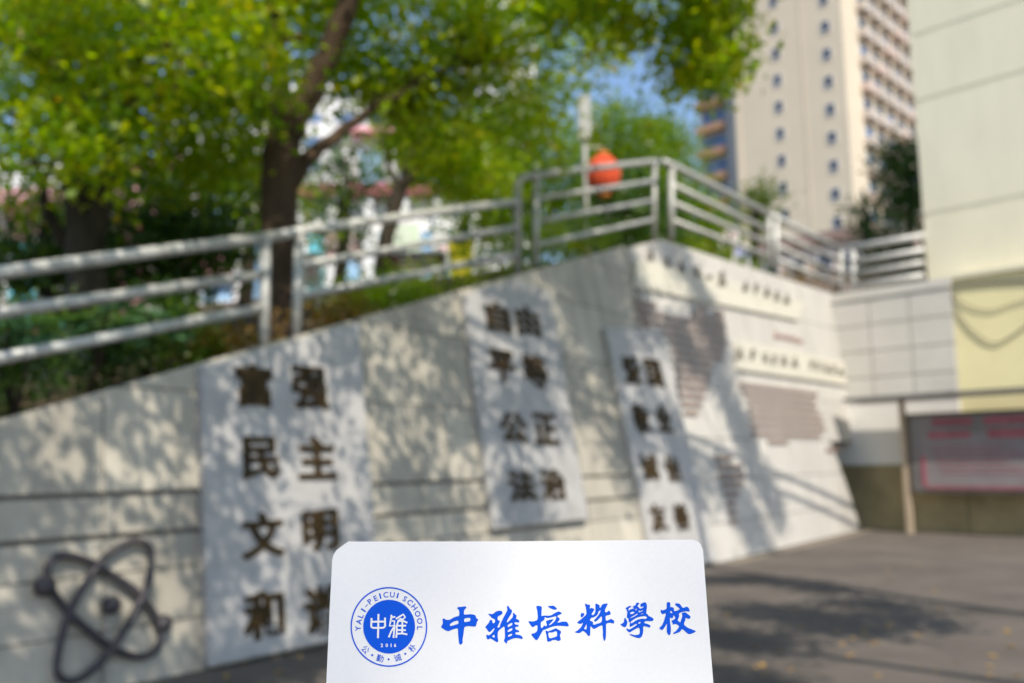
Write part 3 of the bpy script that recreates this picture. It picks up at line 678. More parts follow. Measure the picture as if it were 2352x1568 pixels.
def tree(name, label, limbs, clumps, nper, size, lm, bm_, cat='tree', group=None, spread=.35, twigs=30, **kw):
    base = np.asarray(limbs[0][0][0]); root = empty(name, base, label, cat, group)
    m = MB(); nodes = []
    for P, R in limbs:
        pp, rr = smooth_path(P, R); m.tube(pp, rr, 10); nodes += [(p, r_) for p, r_ in zip(pp, rr)]
    if len(clumps):
        NP = np.array([q[0] for q in nodes]); half = len(nodes)//4
        for i in rng.choice(len(clumps), min(twigs, len(clumps)), replace=False):
            c = clumps[i]; j = half+int(np.argmin(np.linalg.norm(NP[half:]-c, axis=1)+.3*(NP[half:, 2] > c[2]))); p = NP[j]; r0 = min(nodes[j][1]*.6, .04)
            mid = (p+c)/2+rng.normal(0, .12, 3)+ZV*.1; m.tube([p, mid, c], [r0, r0*.6, .008], 6)
    m.build('trunk', bm_, root, True, origin=base)
    if len(clumps): leaves('crown', clumps, nper, size, lm, root, spread, **kw)
    return root
# forked tree behind the double post
Yb = 9.7
def T(x, y, Y=Yb): return at(x, y, Y)
big = [([T(648, 830), T(645, 640), T(643, 470), T(648, 330)], [.26, .22, .205, .20]),
       ([T(645, 350), T(680, 270), T(722, 190), T(760, 110, 9.6), T(800, 10, 9.5), T(840, -140, 9.4), T(900, -300, 9.4)], [.17, .15, .14, .13, .115, .09, .05]),
       ([T(650, 340), T(622, 265), T(600, 235, 9.6), T(540, 200, 9.4), T(470, 160, 9.2), T(385, 110, 9.0), T(300, 20, 8.8), T(240, -120, 8.8)], [.16, .10, .085, .075, .065, .055, .045, .03]),
       ([T(640, 330), T(640, 200, 9.9), T(620, 80, 10.1), T(640, -80, 10.3), T(600, -260, 10.4)], [.13, .11, .09, .07, .04]),
       ([T(665, 420), T(710, 365, 9.8), T(765, 320, 10.), T(840, 262, 10.3), T(930, 205, 10.6), T(1040, 150, 11)], [.12, .09, .07, .055, .045, .03]),
       ([T(610, 250), T(520, 240, 10.2), T(440, 215, 10.6), T(350, 205, 11)], [.08, .06, .045, .03])]
cl = np.concatenate([ell(T(430, 100, 9.6), (1.25, 1.3, .75), 48), ell(T(620, 60, 10.6), (1.3, 1.0, .8), 52), ell(T(300, 10, 9.6), (1.1, 1.3, .8), 46), ell(T(500, 320, 11.2), (.9, .8, .55), 40),
                     ell(T(930, 60, 11.), (1.1, 1.2, .85), 34), ell(T(1060, 170, 11.8), (.75, 1.0, .7), 34), ell(T(950, 250, 11.4), (.7, .8, .55), 30), ell(T(1150, 40, 11.5), (.75, .8, .7), 34), ell(T(1270, 120, 12.5), (.9, .8, .8), 22), ell(T(1210, 260, 12.5), (.7, .8, .5), 20), ell(T(1400, 60, 13), (.7, .8, .6), 12), ell(T(840, 180, 10.8), (.6, .6, .5), 20), ell(T(520, 180, 8.9), (.7, .4, .4), 22), ell(T(700, -160, 10), (2.6, 2., .9), 110), ell(T(1000, -100, 10.5), (1.5, 1.4, .6), 50)])
tree('forked_tree', 'big forked tree with a dark brown trunk rising behind the double railing post', big, cl, 46, .125, L_GREEN, M_BARK, spread=.27, twigs=90)
# dark tree at the left
Y2 = 9.2
lt = [([at(205, 720, Y2), at(195, 560, Y2), at(180, 430, Y2), at(160, 300, Y2), at(128, 150, Y2), at(115, 0, Y2), at(100, -160, Y2)], [.22, .17, .15, .12, .10, .08, .05]),
      ([at(200, 560, Y2), at(240, 430, Y2), at(262, 330, 9.4), at(300, 230, 9.6), at(330, 120, 9.8)], [.15, .10, .07, .05, .03]),
      ([at(150, 560, Y2), at(110, 480, 9), at(85, 390, 8.8), at(40, 300, 8.6)], [.08, .05, .035, .02]),
      ([at(160, 320, Y2), at(220, 240, 9.5), at(300, 190, 9.9)], [.08, .05, .03]), ([at(140, 200, Y2), at(60, 110, 8.8), at(-40, 40, 8.5)], [.07, .05, .03])]
cl = np.concatenate([ell(at(40, 60, 9), (.9, 1.2, .75), 42), ell(at(60, 250, 9.4), (.55, .8, .45), 24), ell(at(210, 120, 9.9), (.7, .9, .7), 36), ell(at(330, 260, 10.2), (.7, .7, .45), 26), ell(at(80, -130, 9), (1.6, 1.5, .7), 50), ell(at(20, 420, 9.6), (.5, .6, .35), 14), ell(at(330, 390, 10.8), (.75, .6, .35), 22), ell(at(90, 330, 8.3), (.6, .4, .5), 18), ell(at(215, 300, 8.4), (.4, .4, .5), 14), ell(at(170, 60, 8.2), (.8, .5, .5), 26)])
tree('dark_tree', 'dark trunked tree with a thin side stem at the far left', lt, cl, 44, .115, L_GREEN, M_BARKD, spread=.25, twigs=50)
# slim leaning tree in the middle
Y3_ = 14.5
st = [([at(878, 640, Y3_), at(890, 540, Y3_), at(910, 460, Y3_), at(942, 390, Y3_), at(962, 320, Y3_), at(985, 240, Y3_)], [.15, .13, .12, .11, .09, .04]),
      ([at(945, 390, Y3_), at(1010, 340, 14.8), at(1080, 300, 15)], [.07, .05, .03]), ([at(920, 440, Y3_), at(890, 370, 14.6), at(880, 300, 14.8)], [.06, .04, .02])]
cl = np.concatenate([ell(at(985, 340, 15), (.75, .9, .6), 38), ell(at(1080, 390, 15.5), (.8, .9, .6), 40), ell(at(930, 270, 15), (.5, .7, .5), 18)])
tree('slim_tree', 'slim leaning tree between the forked tree and the red lantern', st, cl, 62, .125, L_GREEN, M_BARKD, spread=.24, twigs=30)
# smaller trees further back
def back_tree(x, ytop, ybot, Y, wpx, n, lm, label, size=.14, name='background_tree', group='trees behind the terrace', gap=.3):
    b = at(x, ybot, Y); t = at(x, ytop, Y); c = (b*.45+t*.55); rw = wpx/FPX*Y/2; rh = (t[2]-b[2])/2
    limbs = [([b-ZV*.6, b*.6+t*.4+rng.normal(0, .1, 3), t*.9+b*.1+rng.normal(0, .15, 3)], [.13, .10, .03])]
    for k in range(3):
        a = rng.uniform(0, 6.28); limbs.append(([b*.55+t*.45, c+np.array([math.cos(a)*rw*.5, math.sin(a)*rw*.4, rng.uniform(0, .3)*rh])], [.07, .02]))
    k = ell(c, (rw, rw*.8, rh), n, gap); tree(name, label, limbs, k, 80, size, lm, M_BARKD, group=group, spread=.3, twigs=12)
back_tree(1190, 255, 580, 19, 290, 110, L_MID, 'round mid green tree left of the pale lamp pole')
back_tree(1425, 255, 590, 22, 270, 150, L_MID, 'dark green tree right behind the red lantern')
back_tree(1530, 280, 580, 26, 160, 90, L_MID, 'smaller green tree between the lantern and the railing corner')
back_tree(1075, 300, 600, 21, 190, 30, L_MID, 'loose green tree right of the slim leaning trunk', gap=.5)
back_tree(560, 330, 640, 15, 330, 44, L_MID, 'green tree filling the gap left of the big fork')
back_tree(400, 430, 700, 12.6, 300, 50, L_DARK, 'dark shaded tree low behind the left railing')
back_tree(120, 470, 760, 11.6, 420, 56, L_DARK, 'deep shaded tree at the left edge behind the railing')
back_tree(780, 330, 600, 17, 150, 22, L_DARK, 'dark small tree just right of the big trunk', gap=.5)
back_tree(2080, 290, 560, 27, 125, 44, L_DARK, 'dark green tree beside the cream building', size=.16)
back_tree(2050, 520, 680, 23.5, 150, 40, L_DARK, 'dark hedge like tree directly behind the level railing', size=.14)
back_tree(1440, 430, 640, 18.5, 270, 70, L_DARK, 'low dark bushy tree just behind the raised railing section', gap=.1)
back_tree(1610, 455, 640, 22, 120, 40, L_MID, 'small green tree behind the railing that runs down', gap=.1)
back_tree(1990, 440, 560, 30, 60, 10, L_DARK, 'small dark treetop at the foot of the beige tower', size=.14)
back_tree(1730, 430, 560, 26, 120, 18, L_GREEN, 'yellow green bush behind the double post on the right', size=.13, name='bush')
# off to the right: two street trees whose crowns shade the wall and yard
def street(base, cls, limbs, label, n=64):
    return tree('street_tree', label, limbs, cls, n, .145, L_GREEN, M_BARK, group=None, spread=.19, twigs=70)
SD = np.array(sdir)
def sunward(P, z): return P+SD*((z-P[2])/SD[2])             # where a crown at height z stands when its shade falls on P
def low(p):                                                  # lowest height above p at which a bough hangs above the view
    for z in np.arange(5.4, 12, .1):
        q = sunward(p, z)
        if z > EYE+.52*max(q[1], 0)+1.0: return z
    return 9.
def canopy(spots, z, r, n):
    return np.concatenate([ell(sunward(p, max(low(p), z)+rng.uniform(0, .5)), r, n, .1) for p in spots])
wallspots = [W(s, t) for s, t in ((-3.4, .9), (-2.6, 1.5), (-2.2, .5), (-1.5, 1.9), (-.9, .8), (-.3, 2.0), (.2, .5), (.7, 2.6), (1.2, 1.4), (2.0, 2.9), (2.3, 1.8), (3.2, 3.4), (3.3, 2.2), (3.1, .8), (4.3, 3.7), (4.5, 2.6), (5.2, 4.2), (5.6, 3.2), (5.4, 1.8), (6.4, 4.6), (6.8, 3.6), (6.5, 2.2), (7.3, 1.2))]
rightspots = [V(*invr(x, y)) for x, y in ((1560, 610), (1600, 700), (1560, 780), (1640, 790), (1650, 890), (1690, 960), (1720, 1050), (1690, 1130), (1760, 1130), (1740, 1220))]
yardspots = [gnd(x, y) for x, y in ((1660, 1330), (1760, 1330), (1880, 1345), (1980, 1385), (2060, 1420), (1740, 1400), (1850, 1420), (1950, 1445), (1680, 1460), (1790, 1480), (1660, 1550), (560, 1545), (680, 1520), (400, 1580))]
sb = np.array([9.6, -.8, 0])
crest = np.concatenate([ell((.95, 10.3, 6.75), (.8, .8, .45), 12), ell((2.3, 10.2, 6.25), (.48, .7, .5), 18), ell((2.15, 10.2, 7.0), (.75, .9, .7), 18), ell((2.7, 10.4, 7.9), (.8, .8, .5), 14), ell((1.2, 10.3, 7.3), (1.0, .9, .4), 20)])
railspots = [W(s, topt(s)+dt) for s in (-3.2, -2.4, -1.6, -.8, 0, .8, 1.6, 2.4, 3.2, 4.0, 4.8, 5.6, 6.4) for dt in (.5,)]
trunkspots = [at(x, y, 9.6) for x, y in ((645, 600), (645, 500), (652, 400), (200, 640), (190, 540), (330, 660))]
cl = np.concatenate([canopy(wallspots, 5.6, (.62, .62, .3), 7), canopy(railspots, 6.0, (.42, .42, .25), 3), canopy(trunkspots, 6.5, (.3, .3, .25), 5), canopy(rightspots, 7.5, (.4, .4, .35), 7), canopy(yardspots, 6.2, (.34, .36, .3), 7), crest])
yt = street(sb, cl, [([sb, sb+(.1, .1, 2), sb+(-.2, .2, 5.0)], [.24, .2, .17]), ([sb+(-.2, .2, 4.9), (8.6, .6, 6.4), (7.6, 2.6, 7.6), (5.4, 3.0, 6.8)], [.13, .07, .04, .02]), ([sb+(-.2, .2, 4.9), (7.0, -.4, 6.2), (3.0, .3, 6.2), (-.6, 1.4, 5.9)], [.13, .1, .06, .03]), ([(7.0, -.4, 6.2), (4.0, 2.2, 6.6), (1.2, 4.6, 6.4)], [.08, .05, .02]), ([(7.0, -.4, 6.2), (5.8, -4, 10.5), (4.4, -9.5, 13.8)], [.1, .07, .02]),  # last limb added to carry the unseen leaves that shade the card
                ([(8.6, .6, 6.4), (6.4, 4.4, 8.2), (5.0, 7.6, 9.0), (4.6, 10.0, 9.4)], [.1, .08, .06, .03]), ([(5.0, 7.6, 9.), (3.6, 9.4, 8.2), (2.5, 10.2, 7.3)], [.05, .045, .02])], 'leafy yard tree branch hanging into the top of the picture left of the beige tower', 80)
topc = sunward(np.array([0, .5, 1.47]), 14)  # unseen leaves added high towards the sun, thinning its light on the card
leaves('card_shade_leaves', [topc+np.array([1.2*math.sqrt((k+.5)/90)*math.cos(2.4*k), 1.2*math.sqrt((k+.5)/90)*math.sin(2.4*k), .3*((k*7) % 5-2)/2]) for k in range(90)], 34, .10, L_GREEN, yt, .16)
# overhead cables whose shadows cross the right wall
def over(L, k, label):
    P = [V(*invr(x, y))+SD*k for x, y in L]; a, b = P[0]+(P[0]-P[-1])*1.5, P[-1]+(P[-1]-P[0])*.12
    m = MB(); m.tube([a]+P+[b], .045, 6); tag(m.build('overhead_cable', M_CABLE, None, True), label, 'cable', 'overhead cables above the yard')
over([(1590, 1003), (1780, 1085), (1960, 1165)], 9.0, 'upper overhead cable bundle throwing a slanting shadow on the right wall')
over([(1640, 1060), (1790, 1128), (1965, 1207)], 9.4, 'lower overhead cable bundle throwing a slanting shadow on the right wall')

# ------------------------------------------------------------------ planting behind the wall
def behind(s, d, dz=0.): p = W(s, topt(s), -.2)+NB*d; p[2] += dz-.08; return p
def broad_plant(s, d, h, label, n=16, seed=0, yellow=False):
    r2 = random.Random(seed); b = behind(s, d); root = empty('broad_leaf_plant', b, label, 'plant', 'broad leaved plants behind the railing')
    proto = None
    for k in range(3):
        tip = b+np.array([r2.uniform(-.2, .2), r2.uniform(-.2, .2), h*r2.uniform(.7, 1)]); m = MB(); m.tube([b, (b+tip)/2+np.array([r2.uniform(-.08, .08), 0, 0]), tip], [.022, .018, .012], 6); m.build('stem', M_BARK, root, True)
        for q in range(n//3):
            a = r2.uniform(0, 6.28); L = r2.uniform(.13, .22); c = tip+np.array([math.cos(a)*.17, math.sin(a)*.17, r2.uniform(-.18, .1)])
            if proto is None:
                vs_2 = [(0, 0, 0)]; nl = 7                           # palmate leaf with seven lobes
                for i in range(nl*2+1):
                    an = -2.2+4.4*i/(nl*2); rr = 1 if i % 2 else .5
                    vs_2.append((rr*math.cos(an), rr*math.sin(an), -.14*rr*rr))
                me = bpy.data.meshes.new('leaf'); me.from_pydata(vs_2, [], [(0, i, i+1) for i in range(1, nl*2+1)]); me.materials.append(L_FATSIA); proto = me
            o = bpy.data.objects.new('leaf', proto); COL.objects.link(o); o.parent = root; o.location = Vector(tuple(c))-wloc(root)
            o.scale = (L, L, L); o.rotation_euler = (r2.uniform(-.5, .5), r2.uniform(0, .7), a)
broad_plant(-2.35, .45, .75, 'broad leaved plant at the left between the rails', 24, 1)
broad_plant(-1.75, .55, .7, 'broad leaved plant left of the first tablet', 24, 2)
broad_plant(-2.9, .5, .6, 'broad leaved plant at the left edge', 21, 3)
broad_plant(-1.1, .75, .65, 'broad leaved plant above the left edge of the first tablet', 18, 4)
def low_shrub(s, d, r_, n, mt, label, size=.07):
    b = behind(s, d, .05); root = empty('low_shrub', b, label, 'shrub', 'low shrubs along the top of the wall')
    m = MB()
    for k in range(4):
        a = k*1.57+.4; m.tube([b-ZV*.1, b+np.array([math.cos(a)*r_[0]*.5, math.sin(a)*r_[1]*.5, r_[2]*.9])], [.015, .006], 5)
    m.build('stem', M_BARK, root)
    leaves('foliage', ell(b+ZV*r_[2]*.6, r_, n, .2), 44, size, mt, root, .13)
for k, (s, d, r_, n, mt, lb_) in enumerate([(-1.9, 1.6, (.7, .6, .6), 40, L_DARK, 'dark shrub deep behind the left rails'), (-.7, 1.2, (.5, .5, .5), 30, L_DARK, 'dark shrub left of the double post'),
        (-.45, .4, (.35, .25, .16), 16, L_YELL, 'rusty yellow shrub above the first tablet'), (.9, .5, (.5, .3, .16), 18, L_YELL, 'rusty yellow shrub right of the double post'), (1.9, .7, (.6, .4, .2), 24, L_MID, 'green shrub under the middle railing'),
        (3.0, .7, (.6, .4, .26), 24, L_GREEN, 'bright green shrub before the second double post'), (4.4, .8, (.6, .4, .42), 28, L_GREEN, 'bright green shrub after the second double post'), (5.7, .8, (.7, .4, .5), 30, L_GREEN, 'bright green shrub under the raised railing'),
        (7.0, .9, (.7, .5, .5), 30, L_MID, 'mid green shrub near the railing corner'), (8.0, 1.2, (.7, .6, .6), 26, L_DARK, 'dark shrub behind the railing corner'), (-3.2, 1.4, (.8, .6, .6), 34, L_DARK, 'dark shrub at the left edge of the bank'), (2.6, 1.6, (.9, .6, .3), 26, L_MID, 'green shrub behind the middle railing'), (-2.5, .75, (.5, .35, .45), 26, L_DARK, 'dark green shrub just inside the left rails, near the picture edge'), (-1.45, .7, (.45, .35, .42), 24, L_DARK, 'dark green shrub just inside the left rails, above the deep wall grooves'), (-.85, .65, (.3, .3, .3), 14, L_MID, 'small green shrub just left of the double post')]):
    low_shrub(s, d, r_, n, mt, lb_)
for k, (x, Y, mt, lb_) in enumerate([(1610, 18.5, L_GREEN, 'yellow green shrub behind the railing that runs down'), (1690, 20, L_MID, 'green shrub left of the blue board'), (1850, 21.5, L_YELL, 'yellowish shrub behind the short railing'), (1990, 22.5, L_YELL, 'yellowish shrub behind the level railing'), (2060, 23, L_DARK, 'dark shrub at the end of the level railing')]):
    b = at(x, 640, Y); b[2] = zt; root = empty('low_shrub', b, lb_, 'shrub', 'shrubs on the terrace')
    m = MB(); m.tube([b, b+ZV*.6], [.03, .01], 6); m.build('stem', M_BARK, root); leaves('foliage', ell(b+ZV*.45, (.8, .6, .5), 30, .2), 40, .09, mt, root, .17)

# ------------------------------------------------------------------ fallen leaves on the yard
me = None; spots = [(2010, 1478), (1988, 1466), (1985, 1448), (2160, 1400), (2280, 1508), (1960, 1468), (1735, 1488), (1790, 1495), (1640, 1440), (1840, 1440), (1925, 1450), (2110, 1300), (1900, 1262), (1770, 1318), (2200, 1520), (2040, 1330), (2260, 1375), (2150, 1545), (560, 1530), (640, 1545), (690, 1510), (520, 1555)]
for k in range(26): spots.append((rng.uniform(1660, 2340), rng.uniform(1245, 1560)))
for k, (x, y) in enumerate(spots):
    g = gnd(x, y); o = None
    if me is None:
        o = mk('fallen_leaf', [g+(-.045, 0, .006), g+(-.015, .024, .012), g+(.05, 0, .018), g+(-.015, -.024, .012), g+(0, 0, .005)], [(0, 4, 1), (1, 4, 2), (2, 4, 3), (3, 4, 0)], L_FALL, None, origin=g); me = o.data
    else:
        o = bpy.data.objects.new('fallen_leaf', me); COL.objects.link(o); o.location = tuple(g); o.rotation_euler = (0, 0, rng.uniform(0, 6.28)); sc = rng.uniform(.6, 1.2); o.scale = (sc, sc, sc)
    tag(o, 'small dry yellow brown leaf lying on the asphalt yard', 'leaf', 'fallen leaves on the asphalt')

# ------------------------------------------------------------------ the white card held up to the lens
M_CARD = mat('white_card', (.79, .762, .73), .5, .02, 500, .05, 3000)
M_PRINT = mat('blue_print', (.001, .085, .60), .6, spec=.15)
M_CWHITE = mat('white_print', (.79, .765, .73), .5)
wt = .21*FPX/850; wb = .21*FPX/888
kA, kB, kC = CAM+ray(765, 1242)*wt, CAM+ray(1614, 1242)*wt, CAM+(ray(750, 1568)+ray(1638, 1568))/2*wb
KN = np.cross(kB-kA, kC-kA); KN /= np.linalg.norm(KN)
if KN@(CAM-kA) < 0: KN = -KN
def card(x, y, o=0.): return onplane(x, y, kA, KN)+KN*o
ol = [(800, 1243), (1176, 1242.5), (1588, 1238.5), (1600, 1241), (1609, 1249), (1614, 1262), (1615.5, 1280), (1626, 1420), (1638, 1568), (1662, 1900), (735, 1900), (750, 1568), (757.5, 1400), (763.5, 1285), (766, 1274), (773, 1263), (786, 1253)]
cdr = empty('white_card', kC, 'white card with a blue round school crest and brush lettering held before the lens', 'card')
m = MB(); m.prism([card(x, y, .0006) for x, y in ol], [card(x, y, 0) for x, y in ol]); m.build('sheet', M_CARD, cdr)
def flat2d(name, loops, fn, o, mt, parent):
    c = bpy.data.curves.new('f', 'CURVE'); c.dimensions = '2D'; c.fill_mode = 'FRONT'
    for L in loops:
        sp = c.splines.new('POLY'); sp.points.add(len(L)-1); sp.use_cyclic_u = True
        for p, q in zip(sp.points, L): p.co = (q[0], -q[1], 0, 1)
    ob = bpy.data.objects.new('f', c); COL.objects.link(ob); dg = bpy.context.evaluated_depsgraph_get(); me = bpy.data.meshes.new_from_object(ob.evaluated_get(dg))
    v = [(p.co[0], -p.co[1]) for p in me.vertices]; f = [tuple(p.vertices) for p in me.polygons]
    bpy.data.objects.remove(ob); bpy.data.curves.remove(c); bpy.data.meshes.remove(me)
    return mk(name, [card(*fn(x, y), o) for x, y in v], f, mt, parent)
def cha(L):                                             # Chaikin rounding of a traced outline
    out = []
    for i in range(len(L)):
        p, q = L[i], L[(i+1) % len(L)]; out += [(p[0]*.8+q[0]*.2, p[1]*.8+q[1]*.2), (p[0]*.2+q[0]*.8, p[1]*.2+q[1]*.8)]
    return out
def f3(X, Y): return ((1630+.21684*X)*.6125, (2220+.21684*Y)*.6125)
def f4(X, Y): return ((2130+.21684*X)*.6125, (2220+.21684*Y)*.6125)
def f2(X, Y): return ((1290+.22324*X)*.6125, (2170+.22324*Y)*.6125)
G = [(f3, [[(388,268),(402,250),(470,247),(510,238),(540,240),(551,258),(540,275),(508,305),(506,380),(560,380),(612,372),(680,380),(710,398),(722,447),(745,455),(755,470),(745,490),(730,510),(725,545),(712,580),(690,588),(600,578),(545,582),(515,597),(508,640),(500,720),(485,800),(487,860),(475,885),(445,902),(432,890),(420,855),(415,800),(408,740),(404,614),(360,622),(300,640),(270,655),(240,668),(190,652),(140,620),(108,597),(140,545),(145,500),(132,470),(150,446),(170,450),(200,472),(262,470),(320,436),(370,414),(420,404),(427,380),(428,310)],
  [(268,540),(330,500),(400,480),(413,500),(412,530),(405,540),(340,562),(275,580),(264,570)],[(512,460),(525,445),(560,438),(612,435),(622,450),(620,475),(608,495),(560,504),(525,512),(510,495)]]),
 (f3, [[(1250,240),(1262,227),(1280,235),(1310,290),(1335,300),(1340,325),(1325,370),(1290,420),(1255,480),(1247,505),(1258,517),(1300,480),(1345,430),(1358,395),(1350,360),(1362,350),(1380,358),(1400,385),(1418,395),(1415,430),(1403,450),(1440,465),(1468,490),(1460,515),(1445,518),(1395,507),(1378,520),(1385,540),(1410,555),(1450,560),(1453,575),(1440,590),(1400,592),(1393,610),(1405,640),(1450,650),(1460,665),(1460,685),(1420,682),(1397,690),(1395,710),(1410,725),(1470,732),(1505,752),(1526,780),(1520,798),(1505,803),(1470,790),(1420,783),(1360,790),(1300,815),(1258,835),(1248,880),(1235,878),(1195,832),(1212,790),(1218,760),(1210,590),(1195,585),(1130,635),(1092,680),(1090,780),(1105,830),(1090,857),(1070,855),(1010,815),(960,787),(940,805),(912,810),(895,760),(892,735),(905,727),(940,740),(985,705),(1020,660),(1040,620),(1030,612),(985,655),(960,678),(945,680),(920,660),(905,630),(872,595),(900,565),(940,520),(955,475),(985,470),(996,490),(1002,520),(1015,535),(1040,515),(1048,485),(1040,460),(990,440),(960,405),(928,375),(940,362),(985,375),(1010,368),(1050,335),(1085,318),(1140,312),(1165,325),(1176,350),(1165,375),(1090,415),(1088,440),(1095,480),(1120,485),(1130,500),(1105,550),(1088,590),(1092,610),(1130,595),(1130,560),(1180,450),(1245,330),(1258,300)],
  [(1260,565),(1300,535),(1340,520),(1347,540),(1340,560),(1275,598),(1265,590)],[(1260,660),(1300,625),(1340,613),(1347,630),(1335,655),(1275,682),(1262,675)],[(1262,745),(1300,718),(1335,707),(1343,725),(1325,745),(1275,765)],[(990,760),(1025,722),(1040,745),(1040,770),(1025,778)]]),
 (f3, [[(1757,245),(1770,227),(1830,232),(1855,250),(1848,330),(1845,410),(1890,395),(1970,400),(2020,390),(2080,350),(2140,322),(2190,345),(2197,365),(2175,375),(2120,400),(2120,415),(2160,445),(2162,470),(2130,505),(2120,525),(2190,503),(2280,500),(2310,540),(2320,570),(2300,585),(2230,577),(2130,572),(2060,580),(1985,605),(1900,642),(1880,640),(1850,690),(1790,800),(1765,822),(1740,812),(1690,755),(1670,720),(1680,710),(1730,700),(1765,670),(1778,640),(1778,565),(1755,562),(1700,600),(1670,580),(1630,520),(1618,490),(1640,495),(1690,500),(1740,490),(1775,470),(1785,420),(1775,320)],
  [(1895,420),(1940,440),(2000,432),(2098,405),(2105,425),(2080,490),(2000,560),(1968,563),(2010,520),(2065,458),(2000,467),(1930,487),(1925,500),(1945,570),(1905,582),(1895,558),(1870,600),(1848,618),(1835,590),(1835,510),(1870,490),(1905,460)],
  [(1955,240),(1960,232),(2060,224),(2115,275),(2110,290),(2065,298),(2000,272)],
  [(1915,660),(1930,655),(1955,672),(2050,635),(2100,612),(2118,632),(2140,635),(2193,678),(2160,740),(2180,790),(2178,820),(2150,835),(2125,832),(2095,815),(2030,820),(2010,840),(1960,850),(1945,835),(1940,780),(1925,700)],[(1962,700),(1985,685),(2030,690),(2090,665),(2115,672),(2118,745),(2100,760),(2030,785),(1985,788),(1970,760)]]),
 (f4, [[(290,200),(305,190),(335,208),(375,210),(382,225),(372,285),(395,263),(430,272),(455,285),(440,320),(402,375),(420,390),(440,388),(465,350),(475,300),(470,195),(490,190),(548,220),(545,270),(565,255),(590,200),(680,187),(685,200),(660,250),(638,295),(643,345),(680,335),(700,310),(718,318),(740,370),(735,378),(650,400),(648,430),(655,490),(690,480),(740,452),(790,480),(798,505),(790,535),(760,530),(720,520),(680,525),(655,545),(657,640),(655,740),(645,815),(632,836),(618,825),(603,770),(600,640),(595,562),(540,580),(480,615),(440,630),(385,570),(385,660),(380,745),(355,752),(335,735),(330,715),(260,655),(205,697),(150,698),(112,678),(160,660),(230,590),(262,515),(215,545),(160,525),(158,512),(250,440),(318,375),(315,310),(305,245)],
  [(402,432),(440,430),(490,400),(515,370),(528,322),(565,303),(555,340),(510,410),(450,475),(448,490),(475,503),(520,470),(583,395),(588,512),(430,562),(432,520),(420,498),(390,490),(375,475)],[(320,535),(322,637),(275,630),(300,580)],[(222,358),(235,356),(283,352),(275,400),(235,435),(217,405)]]),
 (f4, [[(990,270),(1050,232),(1090,230),(1092,248),(1055,265),(1040,300),(1045,315),(1070,290),(1135,275),(1138,262),(1110,252),(1115,240),(1170,215),(1175,178),(1220,175),(1232,190),(1215,210),(1198,235),(1220,255),(1240,280),(1270,272),(1308,250),(1305,237),(1260,250),(1248,235),(1252,190),(1275,188),(1310,168),(1340,170),(1355,190),(1365,240),(1355,310),(1350,360),(1385,385),(1385,400),(1460,435),(1477,460),(1470,485),(1435,495),(1330,490),(1312,527),(1370,540),(1410,560),(1425,580),(1415,600),(1395,603),(1340,582),(1295,582),(1300,660),(1290,720),(1270,765),(1235,787),(1190,783),(1140,762),(1085,742),(1055,712),(1090,718),(1150,735),(1200,730),(1232,715),(1242,670),(1235,620),(1215,603),(1150,635),(1058,695),(1005,640),(1010,620),(1025,617),(1040,635),(1070,635),(1190,560),(1190,545),(1170,540),(1085,592),(1065,585),(1063,550),(1072,520),(1045,500),(1045,445),(1020,440),(1015,430),(1018,380),(1025,340),(1008,290)],
  [(1070,350),(1100,332),(1140,330),(1145,350),(1110,372),(1075,370)],[(1158,300),(1178,272),(1190,285),(1170,310)],[(1218,310),(1225,305),(1240,325),(1295,300),(1290,318),(1235,342),(1222,340)],[(1250,375),(1290,352),(1300,362),(1270,375)],[(1068,438),(1140,395),(1200,362),(1205,375),(1160,405),(1090,440)],[(1076,512),(1110,480),(1180,435),(1260,412),(1340,405),(1368,435),(1340,455),(1270,450),(1190,470),(1110,525),(1084,528)],[(1210,525),(1240,503),(1258,510),(1240,535),(1215,538)],[(975,432),(990,440),(1025,500),(1025,530),(1000,590),(975,600),(920,570),(900,550),(960,520),(968,480)]]),
 (f4, [[(1703,180),(1715,165),(1755,165),(1768,190),(1765,258),(1795,247),(1825,270),(1833,290),(1825,315),(1860,320),(1940,285),(1850,215),(1848,190),(1870,184),(1920,190),(1950,220),(1978,268),(2050,242),(2080,260),(2105,315),(2090,330),(2050,322),(1960,335),(1910,365),(1920,400),(1912,430),(1890,480),(1938,520),(1962,440),(1975,410),(1965,355),(1985,343),(2030,343),(2070,375),(2112,405),(2115,435),(2100,452),(2075,452),(2025,432),(2030,465),(1995,550),(2060,605),(2150,640),(2215,665),(2170,695),(2100,720),(2060,705),(1970,622),(1930,680),(1835,715),(1803,705),(1870,660),(1920,590),(1905,565),(1860,540),(1800,553),(1810,525),(1785,505),(1790,485),(1840,460),(1855,430),(1820,385),(1815,430),(1795,450),(1760,425),(1760,500),(1778,620),(1770,715),(1750,738),(1735,730),(1708,690),(1703,640),(1710,530),(1680,580),(1640,640),(1610,645),(1570,615),(1620,570),(1660,480),(1695,350),(1630,378),(1600,345),(1597,305),(1610,300),(1640,308),(1705,280)],
  [(1758,325),(1785,318),(1800,345),(1798,360),(1765,345)]])]
for fn, loops in G: flat2d('brush_character', [cha(L) for L in loops], fn, .0008, M_PRINT, cdr)
def elp(cx, cy, rx, ry, n=96): return [(cx+rx*math.cos(2*math.pi*i/n), cy+ry*math.sin(2*math.pi*i/n)) for i in range(n)]
flat2d('crest_ring', [elp(757, 800, 644, 668), elp(757, 800, 621, 645)], f2, .0008, M_PRINT, cdr)
flat2d('crest_disc', [elp(761, 796, 435, 450)], f2, .0008, M_PRINT, cdr)
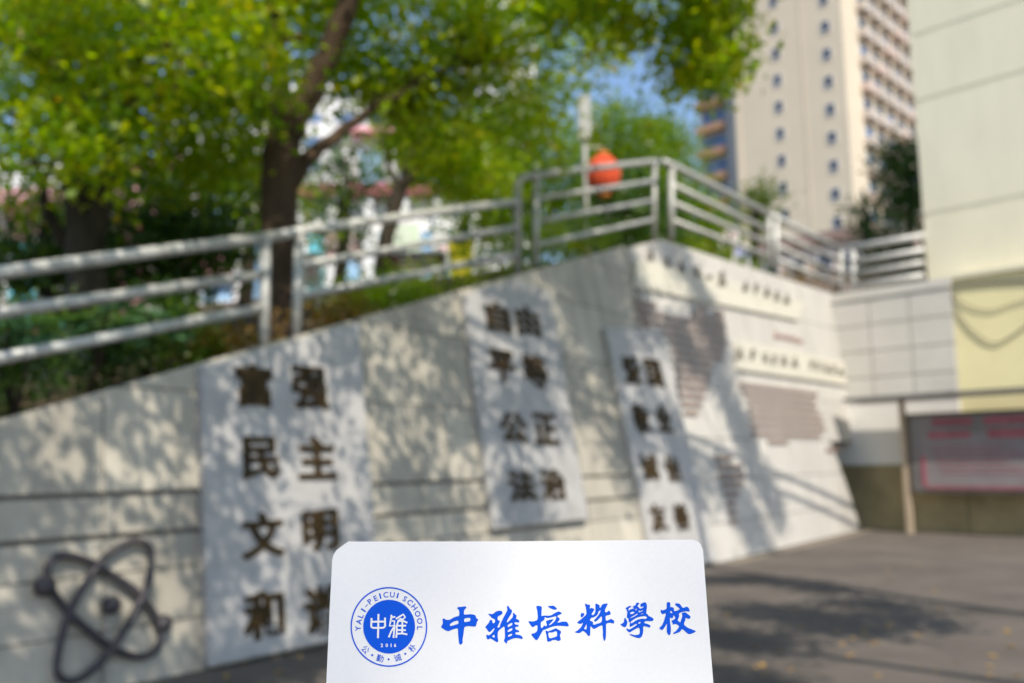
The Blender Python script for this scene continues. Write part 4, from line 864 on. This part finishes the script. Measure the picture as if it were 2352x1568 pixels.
def stroke(pts, w):
    P = [np.array(p, float) for p in pts]; Lf, Rt = [], []
    for i, p in enumerate(P):
        t = P[min(i+1, len(P)-1)]-P[max(i-1, 0)]; t /= np.linalg.norm(t); n = np.array([-t[1], t[0]])*w/2; Lf.append(tuple(p+n)); Rt.append(tuple(p-n))
    return Lf, Rt
def strokes(name, S, w, fn, mt, o):
    m = MB()
    for pts in S:
        Lf, Rt = stroke(pts, w); n = len(Lf); vs2 = [card(*fn(*p), o) for p in Lf+Rt]; m.add(vs2, [(i, i+1, n+i+1, n+i) for i in range(n-1)]); o += .000002
    return m.build(name, mt, cdr)
strokes('seal_character', [[(583, 585), (580, 780), (575, 988)], [(468, 652), (462, 785), (470, 805), (495, 817), (660, 815), (685, 800), (694, 785), (692, 645)], [(470, 714), (695, 711)]], 32, f2, M_CWHITE, .0010)
strokes('seal_character', [[(801, 597), (798, 650), (788, 700), (770, 785), (850, 777), (852, 703), (788, 697)], [(800, 638), (866, 633)], [(855, 770), (845, 880), (834, 984)], [(843, 800), (795, 880), (755, 975)], [(876, 668), (950, 620), (1000, 590), (1030, 635), (990, 678), (940, 660)], [(960, 660), (915, 700), (888, 790), (890, 900), (880, 984)], [(985, 690), (980, 920)], [(905, 702), (1000, 700), (1066, 732)], [(895, 780), (1046, 780)], [(895, 853), (1042, 855)], [(888, 918), (980, 908), (1066, 926)]], 29, f2, M_CWHITE, .0010)
def cardglyph(name, ch, X, Y, h, ang, bold, mt, o=.0008, w=None, fn=f2):
    v, f, asp = glyph(ch, bold); w = w or h*asp; ca, sa = math.cos(ang), math.sin(ang)
    P = []
    for q in v:
        x, y = q[0]*w, -q[1]*h; P.append(card(*fn(X+x*ca-y*sa, Y+x*sa+y*ca), o))
    return mk(name, P, f, mt, cdr)
for ch, X, Y in [('Y', 240, 825), ('A', 255, 712), ('L', 285, 615), ('I', 330, 520), ('–', 380, 445), ('P', 440, 375), ('E', 535, 320), ('I', 612, 283), ('C', 705, 262), ('U', 815, 260), ('I', 905, 275), ('S', 1025, 330), ('C', 1110, 390), ('H', 1185, 470), ('O', 1240, 580), ('O', 1275, 700), ('L', 1275, 820)]:
    ang = math.atan2(X-757, 800-Y)
    cardglyph('crest_letter', ch, X, Y, 12 if ch == '–' else 92, ang, .012, M_PRINT, w=58 if ch == '–' else (24 if ch == 'I' else None))
for ch, X, Y in [('公', 365, 1180), ('勤', 610, 1325), ('诚', 905, 1315), ('朴', 1150, 1150)]:
    cardglyph('crest_character', ch, X, Y, 122, math.atan2(757-X, Y-800), .006, M_PRINT, w=122)
for i, (X, Y) in enumerate([(478, 1272), (752, 1343), (1033, 1250)]): flat2d('crest_dot', [elp(X, Y, 18, 18, 16)], f2, .0008, M_PRINT, cdr)
for ch, X in (('2', 640), ('0', 722), ('1', 795), ('6', 862)): cardglyph('crest_digit', ch, X, 1108, 60, 0, .03, M_CWHITE, .0010)
